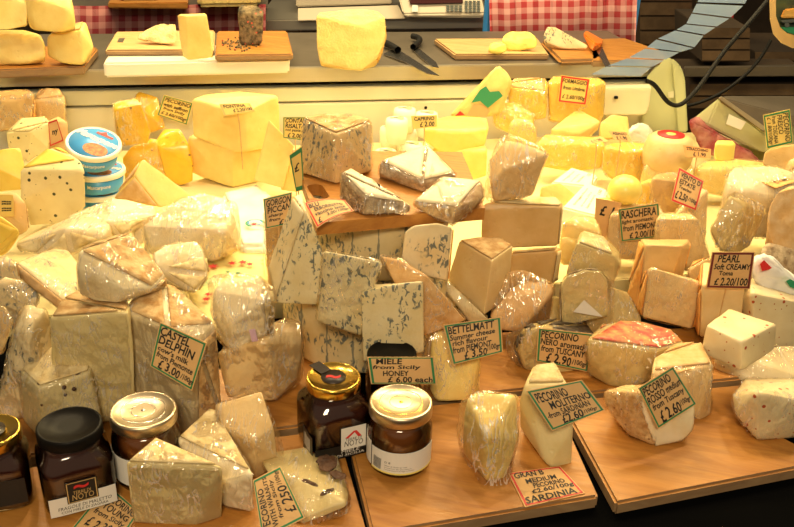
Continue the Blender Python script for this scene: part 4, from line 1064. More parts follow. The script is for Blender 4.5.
cheese('cheese_piece', 'cream piece between the dished yellow round and the red-labelled round', CH, (665, 178, .03),
       '652 150 1b;668 148 2b;678 165 0;672 180 0;655 178 0', 'butter', None, wrap=WR)
cheese('cheese_cube', 'small yellow cube sitting on the long wrapped cheese at right', CH, (725, 162, .090),
       '715 143 0;717 140 2b;733 140 2b;736 144 1;734 160 .6;730 162 0;716 161 0;731 145 0', 'lemon', None, bev=.003)
cheese('cheese_round', 'long smooth wrapped yellowish cheese under the small cube', CH, (730, 198, .03),
       '692 170 1;705 160 4b;740 158 4b;765 161 4b;773 172 1;772 190 0;730 198 0;694 190 0;705 168 0', 'butter', None, wrap=WR, bev=.008)
cheese('cheese_round', 'pale wrapped cheese left of the long yellowish one', CH, (668, 200, .03),
       '642 165 2b;665 156 4b;690 160 3b;696 175 0;690 200 0;650 200 0', 'butter', None, wrap=WR, bev=.006)
p = W(625, 190, 1.33); rr_ = 17 * depth(p) / FPX
w1 = loft('cheese_round', p.x, p.y, [(rr_ * max(.02, math.cos(a)), p.z + rr_ * .9 * math.sin(a)) for a in [(-80 + 16 * k) * PI / 180 for k in range(11)]], 'lemon')
tag_(w1, 'small bright yellow round cheese behind the raschera tag', 'cheese')
cheese('cheese_wedge', 'yellow wedge right of the small bright round cheese', CH, (640, 205, .05),
       '636 184 1b;650 178 2b;660 182 1;656 208 0;640 208 0', 'yellow', None, wrap=WR)
cheese('cheese_wedge', 'tan wrapped wedge left of the vento destate tag', CH, (660, 215, .06),
       '651 178 0;658 173 3b;676 172 4b;690 185 1;684 215 0;652 213 0', 'tan', None, wrap=WH)
cheese('cheese_wedge', 'cream wedge with patterned paper behind the vento destate tag', CH, (690, 245, .04),
       '668 222 0;682 206 3b;698 186 4b;709 190 2;706 240 0;680 245 0', 'cream', None, wrap=WR, key='ven')
price_tag('red-bordered tilted tag reading vento destate, £2.50', 'ven', [(679, 167, 3.0), (704, 181, 1), (696, 211, -1), (671, 201, -.5)],
          [("VENTO D'", .14, .08, .95, .24), ('ESTATE', .14, .28, .76, .42), ('Treviso', .16, .46, .66, .56), ('£ 2.50', .10, .64, .58, .86), ('/100g', .60, .68, .94, .84)], 'red_line', w=.05)
cheese('cheese_wedge', 'grey-olive wrapped wedge pointing up, right of the patterned paper', CH, (735, 254, .05),
       '709 230 .5;729 194 2b;747 202 1.4b;765 214 3;750 246 1;736 254 0;720 250 0;745 208 .3', 'olive', None, wrap=WH, bev=.003, wx='766 206 3;735 190 3')
cheese('cheese_round', 'large white wrapped round cheese under the orange tag at right', CH, (760, 240, .05),
       '724 190 2;728 172 4b;735 166 6b;775 165 7b;798 172 5b;802 200 1;795 240 0;745 238 0;722 215 1;740 190 .5', 'white', None, wrap=WR, bev=.008, key='wh')
price_tag('orange tag lying on the large white round cheese', Wz(770, 185, .135).y, [(749, 177, 1), (775, 172, 3.2), (797, 181, 0), (776, 188, -2)],
          [('TOMINO', .2, .2, .8, .45), ('£ 1.60', .3, .5, .85, .8)], 'orange_card', 'orange_card')
p = W(797, 222, 1.10); rr_ = 37 * depth(p) / FPX
cheese('cheese_wheel_piece', 'thick ridged grey-brown wheel piece cut by the right edge', CH, (785, 256, .07),
       '767 225 1;770 205 1.6;778 192 2.5b;790 186 4b;815 184 4b;815 256 0;790 256 0;776 248 0;769 236 .4', 'rind_tan', None, bev=.008, amp=.001)
cheese('cheese_wheel_piece', 'smooth grey-brown wheel under the ridged one at the right edge', CH, (785, 286, .03),
       '760 246 1;768 240 3b;790 250 3b;815 250 3b;815 292 0;785 286 0;764 262 0', 'rind_grey', None, bev=.008)
o = hullobj('cheese_packet', points((775, 300, .06), '748 262 1;757 255 1;765 252 1.5;772 262 1;800 282 0;806 300 0;760 292 0;750 276 0;775 264 5;806 285 5')[1], 'paper', bev=.003, smooth=True, rough=.003)
tag_(o, 'crumpled film packet with red and green print at the right edge', 'packet')
Yp = Wz(775, 300, .06).y
printpoly('printed_mark', [(760, 264), (764, 260), (772, 268), (768, 270), (762, 271)], Yp - .006, 'redprint', o)
printpoly('printed_mark', [(786, 281), (790, 279), (800, 284), (800, 290), (790, 287)], Yp - .006, 'greenprint', o)
cheese('cheese_wedge', 'cream wedge with a cut edge at the upper right below the fresco tag', CH, (790, 205, .015),
       '778 180 1b;788 160 2b;800 156 2b;812 160 0;812 205 0;790 200 0', 'pale', 'left', 'rind_tan', None)
cheese('cheese_wedge', 'tan paper-covered wedge holding the pecorino fresco tag', CH, (780, 170, .08),
       '764 152 1;774 146 3b;800 143 3b;805 172 0;772 172 0;762 164 0', 'tan', None, key='fr')
Yf = YS['fr']
ft = price_tag('yellow tag turned sideways reading pecorino fresco from Toscana', 'fr', [(763, 115, .5), (790, 109, .5), (793, 143, -.5), (767, 149, -.5)], [], 'green_line', 'card_yellow', w=.05)
fm = quad_map([W(790, 109, Yf + .004), W(793, 143, Yf - .006), W(767, 149, Yf - .006), W(763, 115, Yf + .004)])
write('writing', [('PECORINO', .08, .08, .92, .28), ('FRESCO', .10, .32, .66, .50), ('from TOSCANA', .10, .54, .90, .70), ('£ 1.80/100gr', .10, .74, .92, .92)], lambda u, v: fm(u, v, .0006), 'ink', ft)
price_tag('orange tag left of the small yellow cube', 1.48, [(683, 145, 0), (711, 149, 0), (711, 158, -1), (686, 157, -1)], [('STRACCHINO', .1, .1, .9, .4), ('£ 1.90', .3, .5, .8, .9)], 'orange_card', 'orange_card', pick=.13)
price_tag('tan tag behind the round cheese with dished top', 1.62, [(609, 131, 0), (627, 132, 0), (632, 141, -1), (614, 140, -1)], [('ASIAGO', .1, .1, .9, .4), ('£ 1.90', .2, .5, .8, .9)], None, 'card', pick=.11)
price_tag('orange tag right of the smooth yellow wedge', 1.50, [(584, 141, 0), (600, 136, 1), (609, 141, 0), (590, 144, -1)], [('£ 1.70', .2, .3, .8, .8)], None, 'orange_card', pick=.08)
price_tag('small yellow tag among the little pots reading caprino fresco', 1.58, [(411, 116, 0), (437, 115, 0), (437, 127, -.6), (413, 129, -.6)], [('CAPRINO', .1, .1, .9, .4), ('£ 2.00', .3, .5, .9, .9)], None, 'card_yellow', pick=.12)
for i, (x, y, Y) in enumerate(((405, 108, 1.64), (427, 112, 1.66), (391, 127, 1.58), (407, 130, 1.55), (397, 118, 1.62), (412, 143, 1.50), (386, 150, 1.50), (440, 128, 1.62))):
    p = Wz(x, y, .062 if y > 125 else .114); r = 11.5 * depth(p) / FPX
    o = loft('goat_cheese_pot', p.x, p.y, [(r * .8, p.z - .050), (r * .95, p.z - .03), (r, p.z - .012), (r * .92, p.z - .002), (r * .5, p.z), (.001, p.z)], 'paper_cream', n=32)
    tag_(o, 'little cream cheese pot with a green sprig print among the pots behind the raised board', 'cheese pot', 'little cheese pots at the back')
    bm = bmesh.new(); bm.faces.new([bm.verts.new(Vector((p.x + r * .6 * math.cos(t), p.y + r * .38 * math.sin(t * 2) + r * .2 * math.sin(t), p.z + .0008))) for t in [k * PI / 6 for k in range(12)]])
    link('printed_sprig', bm, 'sprig', o, smooth=False)
o = hullobj('plastic_bag', points((640, 150, .05), '628 128 0;640 122 1;652 126 1;654 142 0;640 150 0;628 144 0;640 124 4;652 140 4')[1], 'whiteplastic', bev=.004, smooth=True, rough=.004); tag_(o, 'crumpled whitish film bag beside the red-labelled round cheese', 'bag')
cheese('cheese_piece', 'yellow piece near the cabinet vent behind the dished round cheese', CH, (615, 142, .05),
       '600 122 1b;612 114 2b;628 116 2b;630 134 0;600 140 0', 'butter')
o = hullobj('tissue_bundle', points((730, 178, .005), '688 120 0;697 118 1;730 140 0;758 158 0;772 172 0;740 166 0;700 150 0;700 122 5;770 168 5')[1], 'pink_tissue', bev=.006, smooth=True, rough=.005); tag_(o, 'pink and white striped tissue bundle behind the small yellow cube', 'tissue paper')
ar = [o for o in col.objects if o.get('label', '').startswith('pale green-yellow arched')][0]
printpoly('film_flap', [(573, 312), (584, 300), (603, 317)], YS['arch'] - .006, 'paper', ar, .0005)
# weighing scale at right
root = empty('weighing_scale', W(735, 150, 1.80)); root['_o'] = tuple(root.location); tag_(root, 'pale green weighing scale with a dark steel pan at the right', 'scale')
Ys = 1.78
hullobj('scale_body', [W(x, y, Ys + d) for x, y, d in ((693, 119, .02), (708, 125, 0), (735, 132, 0), (760, 152, 0), (771, 152, 0), (770, 138, 0), (719, 98, .0), (694, 122, .02), (719, 100, .22), (810, 118, .22), (810, 150, .2), (700, 122, .2))], 'casegreen', root, .004)
hullobj('scale_pan', [W(x, y, Ys + d) for x, y, d in ((719, 97, -.005), (765, 129, -.01), (765, 133, -.01), (720, 102, -.005), (726, 96, .25), (815, 96, .25), (815, 122, .0))], 'steel_dark', root, .002)
hullobj('pan_edge', [W(x, y, Ys + d) for x, y, d in ((718, 98, -.012), (722, 96, -.012), (766, 127, -.017), (763, 131, -.017), (719, 98, .0), (765, 130, -.005))], 'steel', root, .001)
printpoly('info_sticker', [(729, 114), (746, 122), (741, 130), (726, 124)], Ys - .012, 'paper', root)
# ---------------------------------------------------------------- counter behind the heap
zc = .165
def cq(pts, z): return [Wz(x, y, z) for x, y in pts]
root = empty('serving_counter', Wz(300, 66, zc) - Vector((0, 0, .2))); tag_(root, 'long steel-topped serving counter behind the cheese heap', 'counter')
A, B = Wz(-90, 73, zc), Wz(668, 63, zc)
lat = (B - A).normalized(); bk = Vector((-lat.y, lat.x, 0))
def P(a, b, z): return A + lat * a + bk * b + Vector((0, 0, z - A.z))
Lc = (B - A).length
def bx(name, a0, a1, b0, b1, z0, z1, mat, parent=root, bev=.002):
    return hullobj(name, [P(a, b, z) for a in (a0, a1) for b in (b0, b1) for z in (z0, z1)], mat, parent, bev)
bx('worktop', 0, Lc, 0.001, .36, zc - .004, zc, 'steel_dark')
bx('front_edge', 0, Lc, -.006, .006, zc - .030, zc + .002, 'steel')
bx('dark_gap', 0, Lc, .03, .05, zc - .045, zc - .030, 'rubber')
bx('vent_panel', 0, Lc, .004, .06, zc - .075, zc - .044, 'enamel')
bx('front_panel', 0, Lc, -.004, .06, -.02, zc - .079, 'panel')
for a in (.50, 1.05, 1.62): bx('panel_screw', a, a + .006, -.007, 0, zc - .095, zc - .089, 'rubber', bev=.001)
# cabinet end
e = empty('cabinet_end', W(665, 130, 1.9)); tag_(e, 'curved pale green end wall of the display cabinet at right', 'cabinet end')
Yc = P(Lc, 0, zc).y - .03
hullobj('end_panel', [W(x, y, Yc + d) for x, y, d in ((640, 135, 0), (646, 78, 0), (663, 58, 0), (672, 58, 0), (681, 66, 0), (685, 79, 0), (688, 132, 0), (646, 78, .05), (685, 79, .05), (688, 132, .05), (640, 135, .05), (672, 58, .05))], 'casegreen', e, .004)
hullobj('edge_trim', [W(x, y, Yc + d) for x, y, d in ((672, 62, -.012), (679, 66, -.012), (684, 79, -.012), (687, 132, -.012), (678, 132, -.012), (675, 80, -.012), (672, 62, .0), (684, 79, 0), (687, 132, 0), (678, 132, 0))], 'lemon' if False else 'casegreen', e, .002)
hullobj('catch', [W(x, y, Yc - .012 + d) for x, y, d in ((668, 92, 0), (674, 91, 0), (674, 98, 0), (668, 98, 0), (668, 92, .01), (674, 91, .01), (674, 98, .01), (668, 98, .01))], 'enamel', e, .001)
v = empty('air_outlet', W(620, 115, 1.82)); tag_(v, 'white boxy air outlet with one button under the counter at right', 'air outlet')
Yv = P(Lc * .88, 0, zc).y - .10
hullobj('outlet_case', [W(x, y, Yv + d) for x, y, d in ((598, 88, 0), (651, 88, 0), (649, 108, 0), (645, 115, 0), (598, 115, 0), (600, 84, .08), (651, 84, .08), (647, 113, .08), (598, 113, .08))], 'panel', v, .003)
hullobj('button', [W(x, y, Yv + d) for x, y, d in ((614, 96, -.004), (618, 96, -.004), (618, 99, -.004), (614, 99, -.004), (614, 96, .004), (618, 96, .004), (618, 99, .004), (614, 99, .004))], 'rubber', v, .001)
# white cutting board, wooden boards
def cboard(label, pts, th, mat, ztop=None, name='cutting_board', bev=.003):
    z = zc + .001 + th if ztop is None else ztop
    o = poly_prism(name, cq(pts, z), th, mat, bev=bev); tag_(o, label, 'cutting board'); return o
cboard('thick white plastic cutting board on the counter at left', ((103, 63), (289, 59), (290, 44), (112, 46)), .030, 'whiteboard', bev=.004)
zw2 = zc + .031
cboard('wooden board with a dark handle slot on the white cutting board', ((105, 50), (214, 49.5), (215, 30), (116, 31.5)), .012, 'wood_pale', zw2 + .013)
sl = poly_prism('handle_slot', cq(((117, 42), (123, 42), (125, 38), (119, 38)), zw2 + .0137), .001, 'steel_dark', bpy.data.objects['cutting_board.001'], bev=0)
cboard('wooden board with dark crumbs on the right of the white cutting board', ((215, 55), (293, 54), (287, 30.5), (217, 31)), .013, 'wood', zw2 + .014)
cboard('wooden board under the two big round cheeses at upper left', ((-60, 72), (84, 66), (98, 48), (90, 45), (-60, 48)), .018, 'wood')
cboard('rectangular wooden board with fresh goat cheeses on it', ((455, 54), (549, 54), (538, 38), (434, 38.5)), .014, 'wood_pale')
cboard('wooden board with rounded corner under the blue cheese wedge', ((560, 60), (598, 59), (606, 52), (590, 42), (540, 40)), .014, 'wood', bev=.006)
cboard('large worn wooden board right of the orange-handled knife', ((592, 61), (667, 59), (660, 50), (625, 38), (590, 39)), .014, 'wood')
zt1 = zc + .0195
cheese('cheese_wheel_piece', 'yellow half wheel cut by the upper left corner', CH, (20, 30, zt1 + .075), '-30 -20 2b;5 -22 5b;22 -10 4b;28 5 2;27 26 1;5 30 0;-30 28 0', 'butter', None, bev=.004)
cheese('cheese_wheel_piece', 'yellow rounded block stacked on the lower pair at upper left', CH, (55, 33, zt1 + .070), '24 -8 3b;60 -10 4b;72 -6 3b;75 18 1;62 33 0;35 31 0;26 18 1;30 -4 0;70 10 0', 'butter', None, bev=.008)
cheese('cheese_wheel_piece', 'broad yellow wheel on the board at upper left', CH, (15, 66, zt1), '-40 33 0;-30 29 4b;25 29 5b;42 34 3b;46 45 2;45 58 1;20 65 0;-40 66 0', 'butter', None, bev=.010)
cheese('cheese_wheel_piece', 'yellow wedge with pale cut face on the board right of the broad wheel', CH, (75, 67, zt1), '46 36 1;60 27 4b;86 21 5b;94 46 2;82 66 0;60 63 0;47 56 1;82 30 1', 'butter', 'top', 'rind_tan', None, bev=.005)
zt2 = zw2 + .014
o = cheese('cheese_piece', 'rough crumbly parmesan chunk on the slotted wooden board', CH, (160, 45, zt2), '137 39 1;139 33 2;160 23 3b;176 24 3;177 38 1;174 44 0;160 44 0;145 40 0', 'crumbly', None, bev=.002, amp=.004)
cheese('cheese_wedge', 'tall yellow holed wedge with brown edge standing on the white cutting board', CH, (192, 60, zt2 - .013), '178 15 1;181 14 2;205 13 1.5;207 15 0;214 58 0;188 60 0;182 56 1;186 16 0', 'butter', 'left', 'rind_tan', None, bev=.002)
cheese('cheese_wedge', 'upright cheese wedge with black herb crust on the crumb-strewn board', CH, (250, 46, zt2), '238 8 1;241 4 2b;258 6 2b;264 11 1;263 43 0.4;250 46 0;239 45 .5;240 12 0;263 16 0', 'crust_black', None, 'rind_tan', None, bev=.003, amp=.0016)
random.seed(3)
bm = bmesh.new()
for k in range(70):
    a = random.random() * 2 * PI; d = random.random() ** .7
    p = Wz(240 + 18 * d * math.cos(a) * 1.2, 44 + 7 * d * math.sin(a), zt2 + .0015)
    s = .0016 + random.random() * .0016
    bmesh.ops.create_icosphere(bm, subdivisions=1, radius=s, matrix=Matrix.Translation(p))
o = link('herb_crumbs', bm, 'crust_black', origin=Wz(240, 44, zt2)); tag_(o, 'dark herb crumbs scattered around the black-crusted wedge', 'crumbs', kind='stuff')
cheese('cheese_wedge', 'big golden parmesan chunk with dotted rind standing alone on the counter', CH, (350, 71, zc), '316 16 0;320 12 2b;358 8 5b;378 11 5b;386 17 3;386 40 2;376 60 1;360 71 0;320 63 .3;316 40 0;363 26 0', 'parm', 'right', 'parm_rind', None, bev=.004, amp=.0016)
# fresh goat cheeses
zt3 = zc + .0155
cheese('goat_cheese', 'round white-yellow fresh cheese on the rectangular board', CH, (520, 51, zt3), '502 41 0;503 34 1b;512 31 2b;530 31 2b;538 37 1;537 48 0;520 51 0;505 48 0', 'lemon', None, bev=.006, amp=.002)
cheese('goat_cheese', 'small crumbled fresh cheese left of the round one', CH, (498, 55, zt3), '488 50 0;490 43 1b;500 41 1b;508 45 .5;507 52 0;498 54 0', 'lemon', None, bev=.003, amp=.003)
cheese('cheese_wedge', 'pale blue-veined wedge on the rounded board by the orange knife', CH, (565, 50, zt3), '543 36 1;547 26 2b;556 27 2b;588 45 1;588 49 0;565 49 0;545 42 .5', 'bluelight', None, bev=.003)
# knives
def knife(label, pts_blade, hp, hmat, r=.008):
    k = empty('cheese_knife', Wz(*hp[-1], zc + .002)); tag_(k, label, 'knife')
    poly_prism('blade', cq(pts_blade, zc + .004), .0015, 'blade', k, bev=0)
    tube('handle', [Wz(x, y, zc + .012) for x, y in hp], r, hmat, k); return k
knife('cheese knife with a broad blade and black handle beside the parmesan chunk', ((383, 54), (396, 48), (418, 62), (440, 76), (428, 74), (405, 62)), ((398, 50), (392, 46), (385, 42), (376, 40)), 'rubber')
knife('cheese knife with a narrow curved blade and black handle, right of the broad one', ((411, 48), (416, 46), (436, 62), (439, 68), (433, 67), (420, 57)), ((413, 47), (420, 42), (424, 38), (412, 36)), 'rubber', .007)
o = empty('cheese_knife', Wz(600, 60, zt3)); tag_(o, 'knife with a bright orange handle on the large worn board', 'knife')
hullobj('handle', [Wz(x, y, zt3 + .004 + d) for x, y, d in ((583, 34, .02), (590, 36, .02), (596, 44, .02), (604, 40, .0), (586, 30, .01), (598, 50, 0), (592, 52, 0), (583, 36, 0), (602, 44, .012))], 'orange_plastic', o, .003)
poly_prism('blade', cq(((595, 48), (602, 47), (611, 66), (606, 68)), zt3 + .004), .0015, 'blade', o, bev=0)
# ---------------------------------------------------------------- back table and cloths
def WY(x, y, Y): return W(x, y, Y)
bt = empty('back_table', W(300, 30, 2.75) - Vector((0, 0, .1))); tag_(bt, 'steel shelf table behind the counter carrying the weighing scale', 'table')
hullobj('table_top', [W(x, y, 2.75) for x, y in ((255, 20), (485, 17), (485, 28), (255, 31))] + [W(x, y, 2.75) + Vector((0, .6, 0)) for x, y in ((255, 20), (485, 17), (485, 28), (255, 31))], 'steel', bt, .003)
hullobj('lower_shelf', [W(x, y, 2.95) for x, y in ((300, 28), (490, 25), (490, 60), (300, 60))] + [W(x, y, 3.0) for x, y in ((300, 28), (490, 25), (490, 60), (300, 60))], 'steel_dark', bt, .003)
def cloth(label, pts, Y, mat, folds=0):
    c = [W(x, y, Y) for x, y in pts]
    mp0 = quad_map(c)
    bm = bmesh.new(); n, m = 60, 12; uvl = bm.loops.layers.uv.new('UVMap'); g = []
    Wd = (c[1] - c[0]).length; Hd = (c[3] - c[0]).length
    for j in range(m + 1):
        row = []
        for i in range(n + 1):
            u, v = i / n, j / m
            row.append((bm.verts.new(mp0(u, v) + Vector((0, folds * math.sin(u * 23 + math.sin(u * 9) * 2) * (.3 + v), 0))), (u * Wd, v * Hd)))
        g.append(row)
    for j in range(m):
        for i in range(n):
            q = (g[j][i], g[j][i + 1], g[j + 1][i + 1], g[j + 1][i])
            f = bm.faces.new([a[0] for a in q])
            for lp, a in zip(f.loops, q): lp[uvl].uv = a[1]
    bmesh.ops.solidify(bm, geom=bm.faces[:], thickness=.003)
    o = link('checked_cloth', bm, mat, origin=mp0(.5, 1)); tag_(o, label, 'cloth'); return o
cloth('dark red checked cloth hanging behind the boards at left', ((70, 6), (266, 4), (262, 440), (74, 440)), 2.55, 'gingham', .012)
cloth('light red checked cloth hanging behind the fresh cheeses', ((489, -6), (637, -10), (620, 440), (500, 440)), 2.55, 'gingham_light', .016)
o = hullobj('plastic_drum', [Vector((a, b, c)) for q in (W(628, -10, 2.64), W(643, -10, 2.64)) for a in (q.x,) for b in (q.y, q.y + .05) for c in (q.z, -.95)], 'tubblue', bev=.01); tag_(o, 'blue-grey plastic container edge beside the light checked cloth', 'container')
o = hullobj('plastic_drum', [Vector((a, b, c)) for q in (W(486, -10, 2.6), W(494, -10, 2.6)) for a in (q.x,) for b in (q.y, q.y + .03) for c in (q.z, -.95)], 'tubblue', bev=.01); tag_(o, 'blue-grey plastic container edge right of the weighing scale with keys', 'container')
# scale with keys
s = empty('weighing_scale', W(440, 24, 2.70)); tag_(s, 'beige weighing scale with dark key pads at the top middle', 'scale')
hullobj('case', [W(x, y, 2.70 + d) for x, y, d in ((396, -12, .05), (478, -14, .05), (485, 13, -.03), (484, 18, -.03), (405, 17, -.03), (403, 14, -.03), (396, -12, .3), (478, -14, .3), (484, 2, .3), (405, 4, .3))], 'scalebody', s, .006)
def onface(name, pts, mat, dY=-.012):
    return hullobj(name, [W(x, y, 2.70 - .03 + (13 - y) * .0032 + dY + d) for x, y in pts for d in (0, .008)], mat, s, .001)
onface('display', ((408, -6), (462, -7), (463, 3), (410, 4)), 'display')
for i in range(4):
    for j in range(3):
        onface('key', ((446 + i * 4.2, 5 + j * 2.3), (449.3 + i * 4.2, 5 + j * 2.3), (449.5 + i * 4.2, 6.8 + j * 2.3), (446.2 + i * 4.2, 6.8 + j * 2.3)), 'keys')
for i in range(4):
    for j in range(5):
        onface('key', ((464.5 + i * 4.1, .5 + j * 2.4), (467.6 + i * 4.1, .5 + j * 2.4), (467.8 + i * 4.1, 2.3 + j * 2.4), (464.8 + i * 4.1, 2.3 + j * 2.4)), 'keys')
onface('sticker', ((412, 5), (418, 5), (418, 12), (412, 12)), 'paper')
o = hullobj('wrapping_film_box', [W(x, y, 2.85 + d) for x, y, d in ((296, -6, 0), (390, -8, 0), (392, 4, 0), (296, 7, 0), (296, -6, .2), (390, -8, .2), (392, -1, .2), (296, 1, .2))], 'scalebody', bev=.004); tag_(o, 'long pale box lying on the steel shelf table', 'box')
o = hullobj('paper_sheets', [W(x, y, 2.72 + d) for x, y, d in ((298, 8, .05), (398, 5, .05), (405, 18, 0), (298, 20, 0), (298, 10, .05), (398, 7, .05), (405, 19, 0), (298, 21, 0))], 'scalebody', bev=.001); tag_(o, 'pale sheets of wrapping paper in front of the long box', 'paper')
# upper left shelf
o = hullobj('wooden_board', [W(x, y, 2.45 + d) for x, y, d in ((108, 3, 0), (188, 2, 0), (188, 9, 0), (108, 8, 0), (112, -3, .2), (188, -3, .2), (188, 4, .2), (108, 4, .2))], 'wood', bev=.003); tag_(o, 'wooden board behind at the top left edge above the dark checked cloth', 'wooden board')
o = hullobj('cheese_piece', [W(x, y, 2.5 + d) for x, y, d in ((120, 3, 0), (158, 3, 0), (156, -8, 0), (122, -8, 0), (120, 3, .1), (158, 3, .1), (156, -8, .1), (122, -8, .1))], 'butter', bev=.01, smooth=True, rough=.001); tag_(o, 'yellow cheese cut off by the top edge on the rear board', 'cheese')
o = hullobj('cheese_piece', [W(x, y, 2.4 + d) for x, y, d in ((198, 7, 0), (260, 6, 0), (262, -10, 0), (196, -10, 0), (198, 7, .2), (260, 6, .2), (262, -10, .2), (196, -10, .2))], 'parm', bev=.008, smooth=True, rough=.001); tag_(o, 'wide golden cheese at the top edge right of the rear board', 'cheese')
o = hullobj('back_shelf', [W(x, y, 2.62 + d) for x, y, d in ((68, -12, 0), (112, -12, 0), (268, -14, 0), (268, 9, 0), (68, 10, 0), (68, -12, .3), (268, -12, .3), (268, 9, .3), (68, 10, .3))], 'steel', bev=.004); tag_(o, 'pale shelf front behind the dark checked cloth at top left', 'shelf')
# ---------------------------------------------------------------- dark stall background
fl = hullobj('floor', [Vector(p) for p in ((-3, .2, -.95), (4, .2, -.95), (4, 5.4, -.95), (-3, 5.4, -.95), (-3, .2, -1), (4, .2, -1), (4, 5.4, -1), (-3, 5.4, -1))], 'darkfloor', bev=0); structure(fl)
wl = hullobj('wall_back', [Vector(p) for p in ((-3, 5.2, -1), (4, 5.2, -1), (4, 5.4, -1), (-3, 5.4, -1), (-3, 5.2, 1.2), (4, 5.2, 1.2), (4, 5.4, 1.2), (-3, 5.4, 1.2))], 'darkwall', bev=0); structure(wl)
def crate(label, x0, y0, x1, y1, Y, mat='crate', name='wooden_crate', slats=3, dep=.3):
    r_ = empty(name, W((x0 + x1) / 2, y1, Y)); tag_(r_, label, 'crate')
    h = (y1 - y0) / slats
    for k in range(slats):
        a, b = y0 + k * h, y0 + (k + .88) * h
        hullobj('slat', [W(x, y, Y + d) for x in (x0, x1) for y in (a, b) for d in (0, .012)], mat, r_, .001)
    q = [W(x, y, Y + .013) for x, y in ((x0, y0), (x1, y0), (x1, y1), (x0, y1))]
    hullobj('crate_body', q + [p + Vector((0, dep, 0)) for p in q], 'darkwall', r_, .002)
crate('brown wooden crate in the dark right of the blue reflection', 702, 28, 750, 62, 2.6)
crate('reddish crate at the right edge of the dark background', 755, 52, 830, 72, 2.9, slats=2)
crate('low dark crate above the steel scale pan', 690, 84, 830, 110, 2.45, slats=2)
crate('tall brown crate in the dark behind the cable, upper right', 640, -12, 692, 46, 3.2, slats=4)
o = hullobj('side_shelf', [W(x, y, 2.4 + d) for x, y, d in ((684, 68, 0), (830, 66, 0), (830, 76, 0), (684, 77, 0), (684, 66, .25), (830, 64, .25))], 'steel_dark', bev=.002); tag_(o, 'grey-brown shelf edge running right from the cabinet end', 'shelf')
o = hullobj('red_crate', [W(x, y, 3.0 + d) for x, y, d in ((700, 14, 0), (734, 12, 0), (732, 30, 0), (704, 30, 0), (700, 14, .2), (734, 12, .2), (732, 30, .2), (704, 30, .2))], 'redprint', bev=.005); tag_(o, 'small red box in the dark background', 'box')
# cables
cp = [(767, 1), (752, 20), (725, 48), (705, 80), (690, 98), (679, 107), (668, 104), (660, 92), (653, 82), (646, 81)]
o = tube('power_cable', [W(x, y, 1.86 - .10 * min(1, i / 4)) for i, (x, y) in enumerate(cp)], .0045, 'rubber'); tag_(o, 'black cable sagging from top right down to the cabinet end', 'cable')
o = tube('power_cable', [W(x, y, 2.2) for x, y in ((771, 40), (760, 62), (738, 82), (715, 98), (690, 106), (682, 106))], .004, 'rubber'); tag_(o, 'thinner dark cable behind the first, hanging under the round sign', 'cable')
# slanting blue reflection in glass, modelled as a ladder of thin sheets
bp_ = empty('reflection_strip', W(640, 70, 1.72)); tag_(bp_, 'slanting ladder-like pale blue reflection in glass, built as thin sheets above the cabinet end', 'reflection')
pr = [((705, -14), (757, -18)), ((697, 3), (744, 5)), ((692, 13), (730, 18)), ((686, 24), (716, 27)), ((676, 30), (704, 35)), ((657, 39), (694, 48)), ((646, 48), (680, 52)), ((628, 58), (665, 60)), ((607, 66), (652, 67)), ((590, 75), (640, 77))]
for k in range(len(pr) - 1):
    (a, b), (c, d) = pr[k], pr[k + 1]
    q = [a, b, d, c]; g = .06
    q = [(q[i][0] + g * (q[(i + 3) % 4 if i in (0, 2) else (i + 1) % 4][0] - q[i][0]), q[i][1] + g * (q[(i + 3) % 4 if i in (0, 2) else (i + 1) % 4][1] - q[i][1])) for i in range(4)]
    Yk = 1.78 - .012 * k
    hullobj('pane', [W(x, y, Yk + e_) for x, y in q for e_ in (0, .003)], 'reflection_blue', bp_, 0)  # not a real pane: one thin sheet of the blue reflection
# round sign upper right
sg = empty('round_sign', W(800, 45, 1.5)); tag_(sg, 'gold-framed sign with haystacks on a cart, cut by the top right corner', 'sign')
fr_o = [(769, -10), (770, 20), (773, 34), (781, 43), (792, 48), (812, 49), (812, -10)]
fr_i = [(776, -10), (776, 16), (780, 27), (787, 33), (797, 36), (812, 36), (812, -10)]
hullobj('sign_panel', [W(x, y, 1.5 + d) for x, y in fr_i for d in (-.001, .008)], 'signdark', sg, .001)
bm = bmesh.new(); F = []
for (a, b) in zip(fr_o, fr_i): F.append([bm.verts.new(W(a[0], a[1], 1.492)), bm.verts.new(W(b[0], b[1], 1.490)), bm.verts.new(W(a[0], a[1], 1.512)), bm.verts.new(W(b[0], b[1], 1.512))])
for i in range(len(F) - 2):
    for (p, q) in ((0, 1), (1, 3), (3, 2), (2, 0)): bm.faces.new((F[i][p], F[i][q], F[i + 1][q], F[i + 1][p]))
bm.faces.new((F[0][0], F[0][1], F[0][3], F[0][2])); k = len(F) - 2; bm.faces.new((F[k][0], F[k][2], F[k][3], F[k][1]))
link('sign_frame', bm, 'signgold', sg, smooth=False)
hullobj('haystack', [W(x, y, 1.488 + d) for x, y in ((780, 18), (784, 9), (792, 8), (812, 6), (812, 18)) for d in (0, .01)], 'hay', sg, .002)
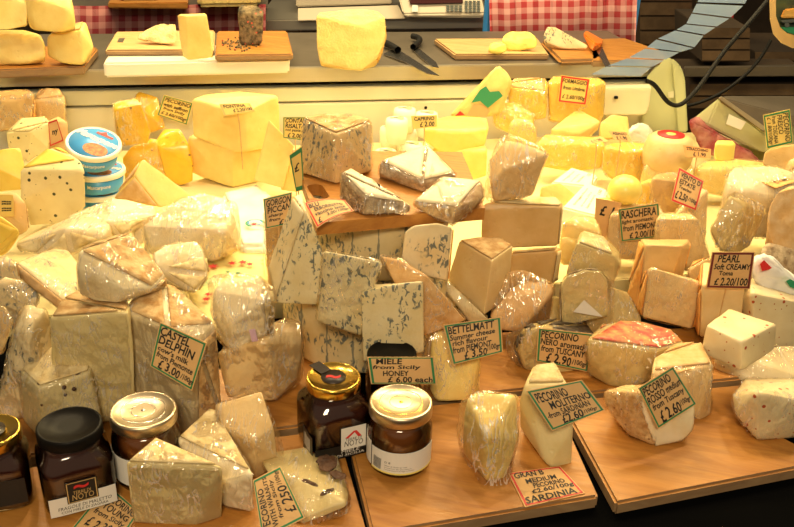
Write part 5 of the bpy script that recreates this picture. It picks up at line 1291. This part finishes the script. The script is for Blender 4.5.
hullobj('cart', [W(x, y, 1.486 + d) for x, y in ((781, 20), (812, 18), (812, 22), (782, 23)) for d in (0, .008)], 'keys', sg, .001)
for wx_ in (787, 802): hullobj('cart_wheel', [W(wx_ + 2.5 * math.cos(t), 25 + 2.5 * math.sin(t), 1.486 + d) for t in [k * PI / 6 for k in range(12)] for d in (0, .006)], 'keys', sg, 0)
hullobj('grass', [W(x, y, 1.488 + d) for x, y in ((780, 27), (786, 32), (797, 35), (812, 35), (812, 27)) for d in (0, .006)], 'greenprint', sg, .001)
# ---------------------------------------------------------------- light
def area(name, loc, target, sx, sy, power, color, spread=None):
    l = bpy.data.lights.new(name, 'AREA'); l.shape = 'RECTANGLE'; l.size = sx; l.size_y = sy; l.energy = power; l.color = color
    o = bpy.data.objects.new(name, l); col.objects.link(o); o.location = loc
    o.rotation_euler = (Vector(target) - Vector(loc)).to_track_quat('-Z', 'Y').to_euler()
    return o
area('cabinet_lamp', (0.05, 1.75, .80), (-.02, 1.42, 0), 1.6, .07, 11.5, (1, .74, .28))
for i, (x, y, p) in enumerate(((-.75, 1.5, 4.4), (-.35, 1.35, 4.4), (.1, 1.5, 4.0), (.5, 1.35, 4.4), (.9, 1.5, 4.4))):
    area('glint_light', (x, y, 1.15), (x * .7, 1.0, 0), .07, .07, p, (1, .76, .44))  # small bulbs added out of view for sharp glints on the film
area('counter_lamp', (-.2, 2.5, 1.3), (-.2, 2.2, .1), 1.8, .12, 26, (1, .78, .42))
area('front_fill', (-.05, -.9, 1.55), (.0, 1.0, 0), .6, .35, 31, (1, .80, .52))  # warm fill added behind the camera to lift the front faces
w = bpy.data.worlds.new('world'); sc.world = w; w.use_nodes = True
bg = w.node_tree.nodes['Background']; bg.inputs[0].default_value = (1, .78, .52, 1); bg.inputs[1].default_value = .17
sc.view_settings.view_transform = 'Standard'; sc.view_settings.look = 'None'; sc.view_settings.gamma = 1
sc.view_settings.exposure = 0.0; sc.view_settings.use_curve_mapping = False
sc.cycles.transparent_max_bounces = 24; sc.cycles.max_bounces = 8; sc.cycles.use_denoising = True
for o in col.objects:
    if '_o' in o: del o['_o']
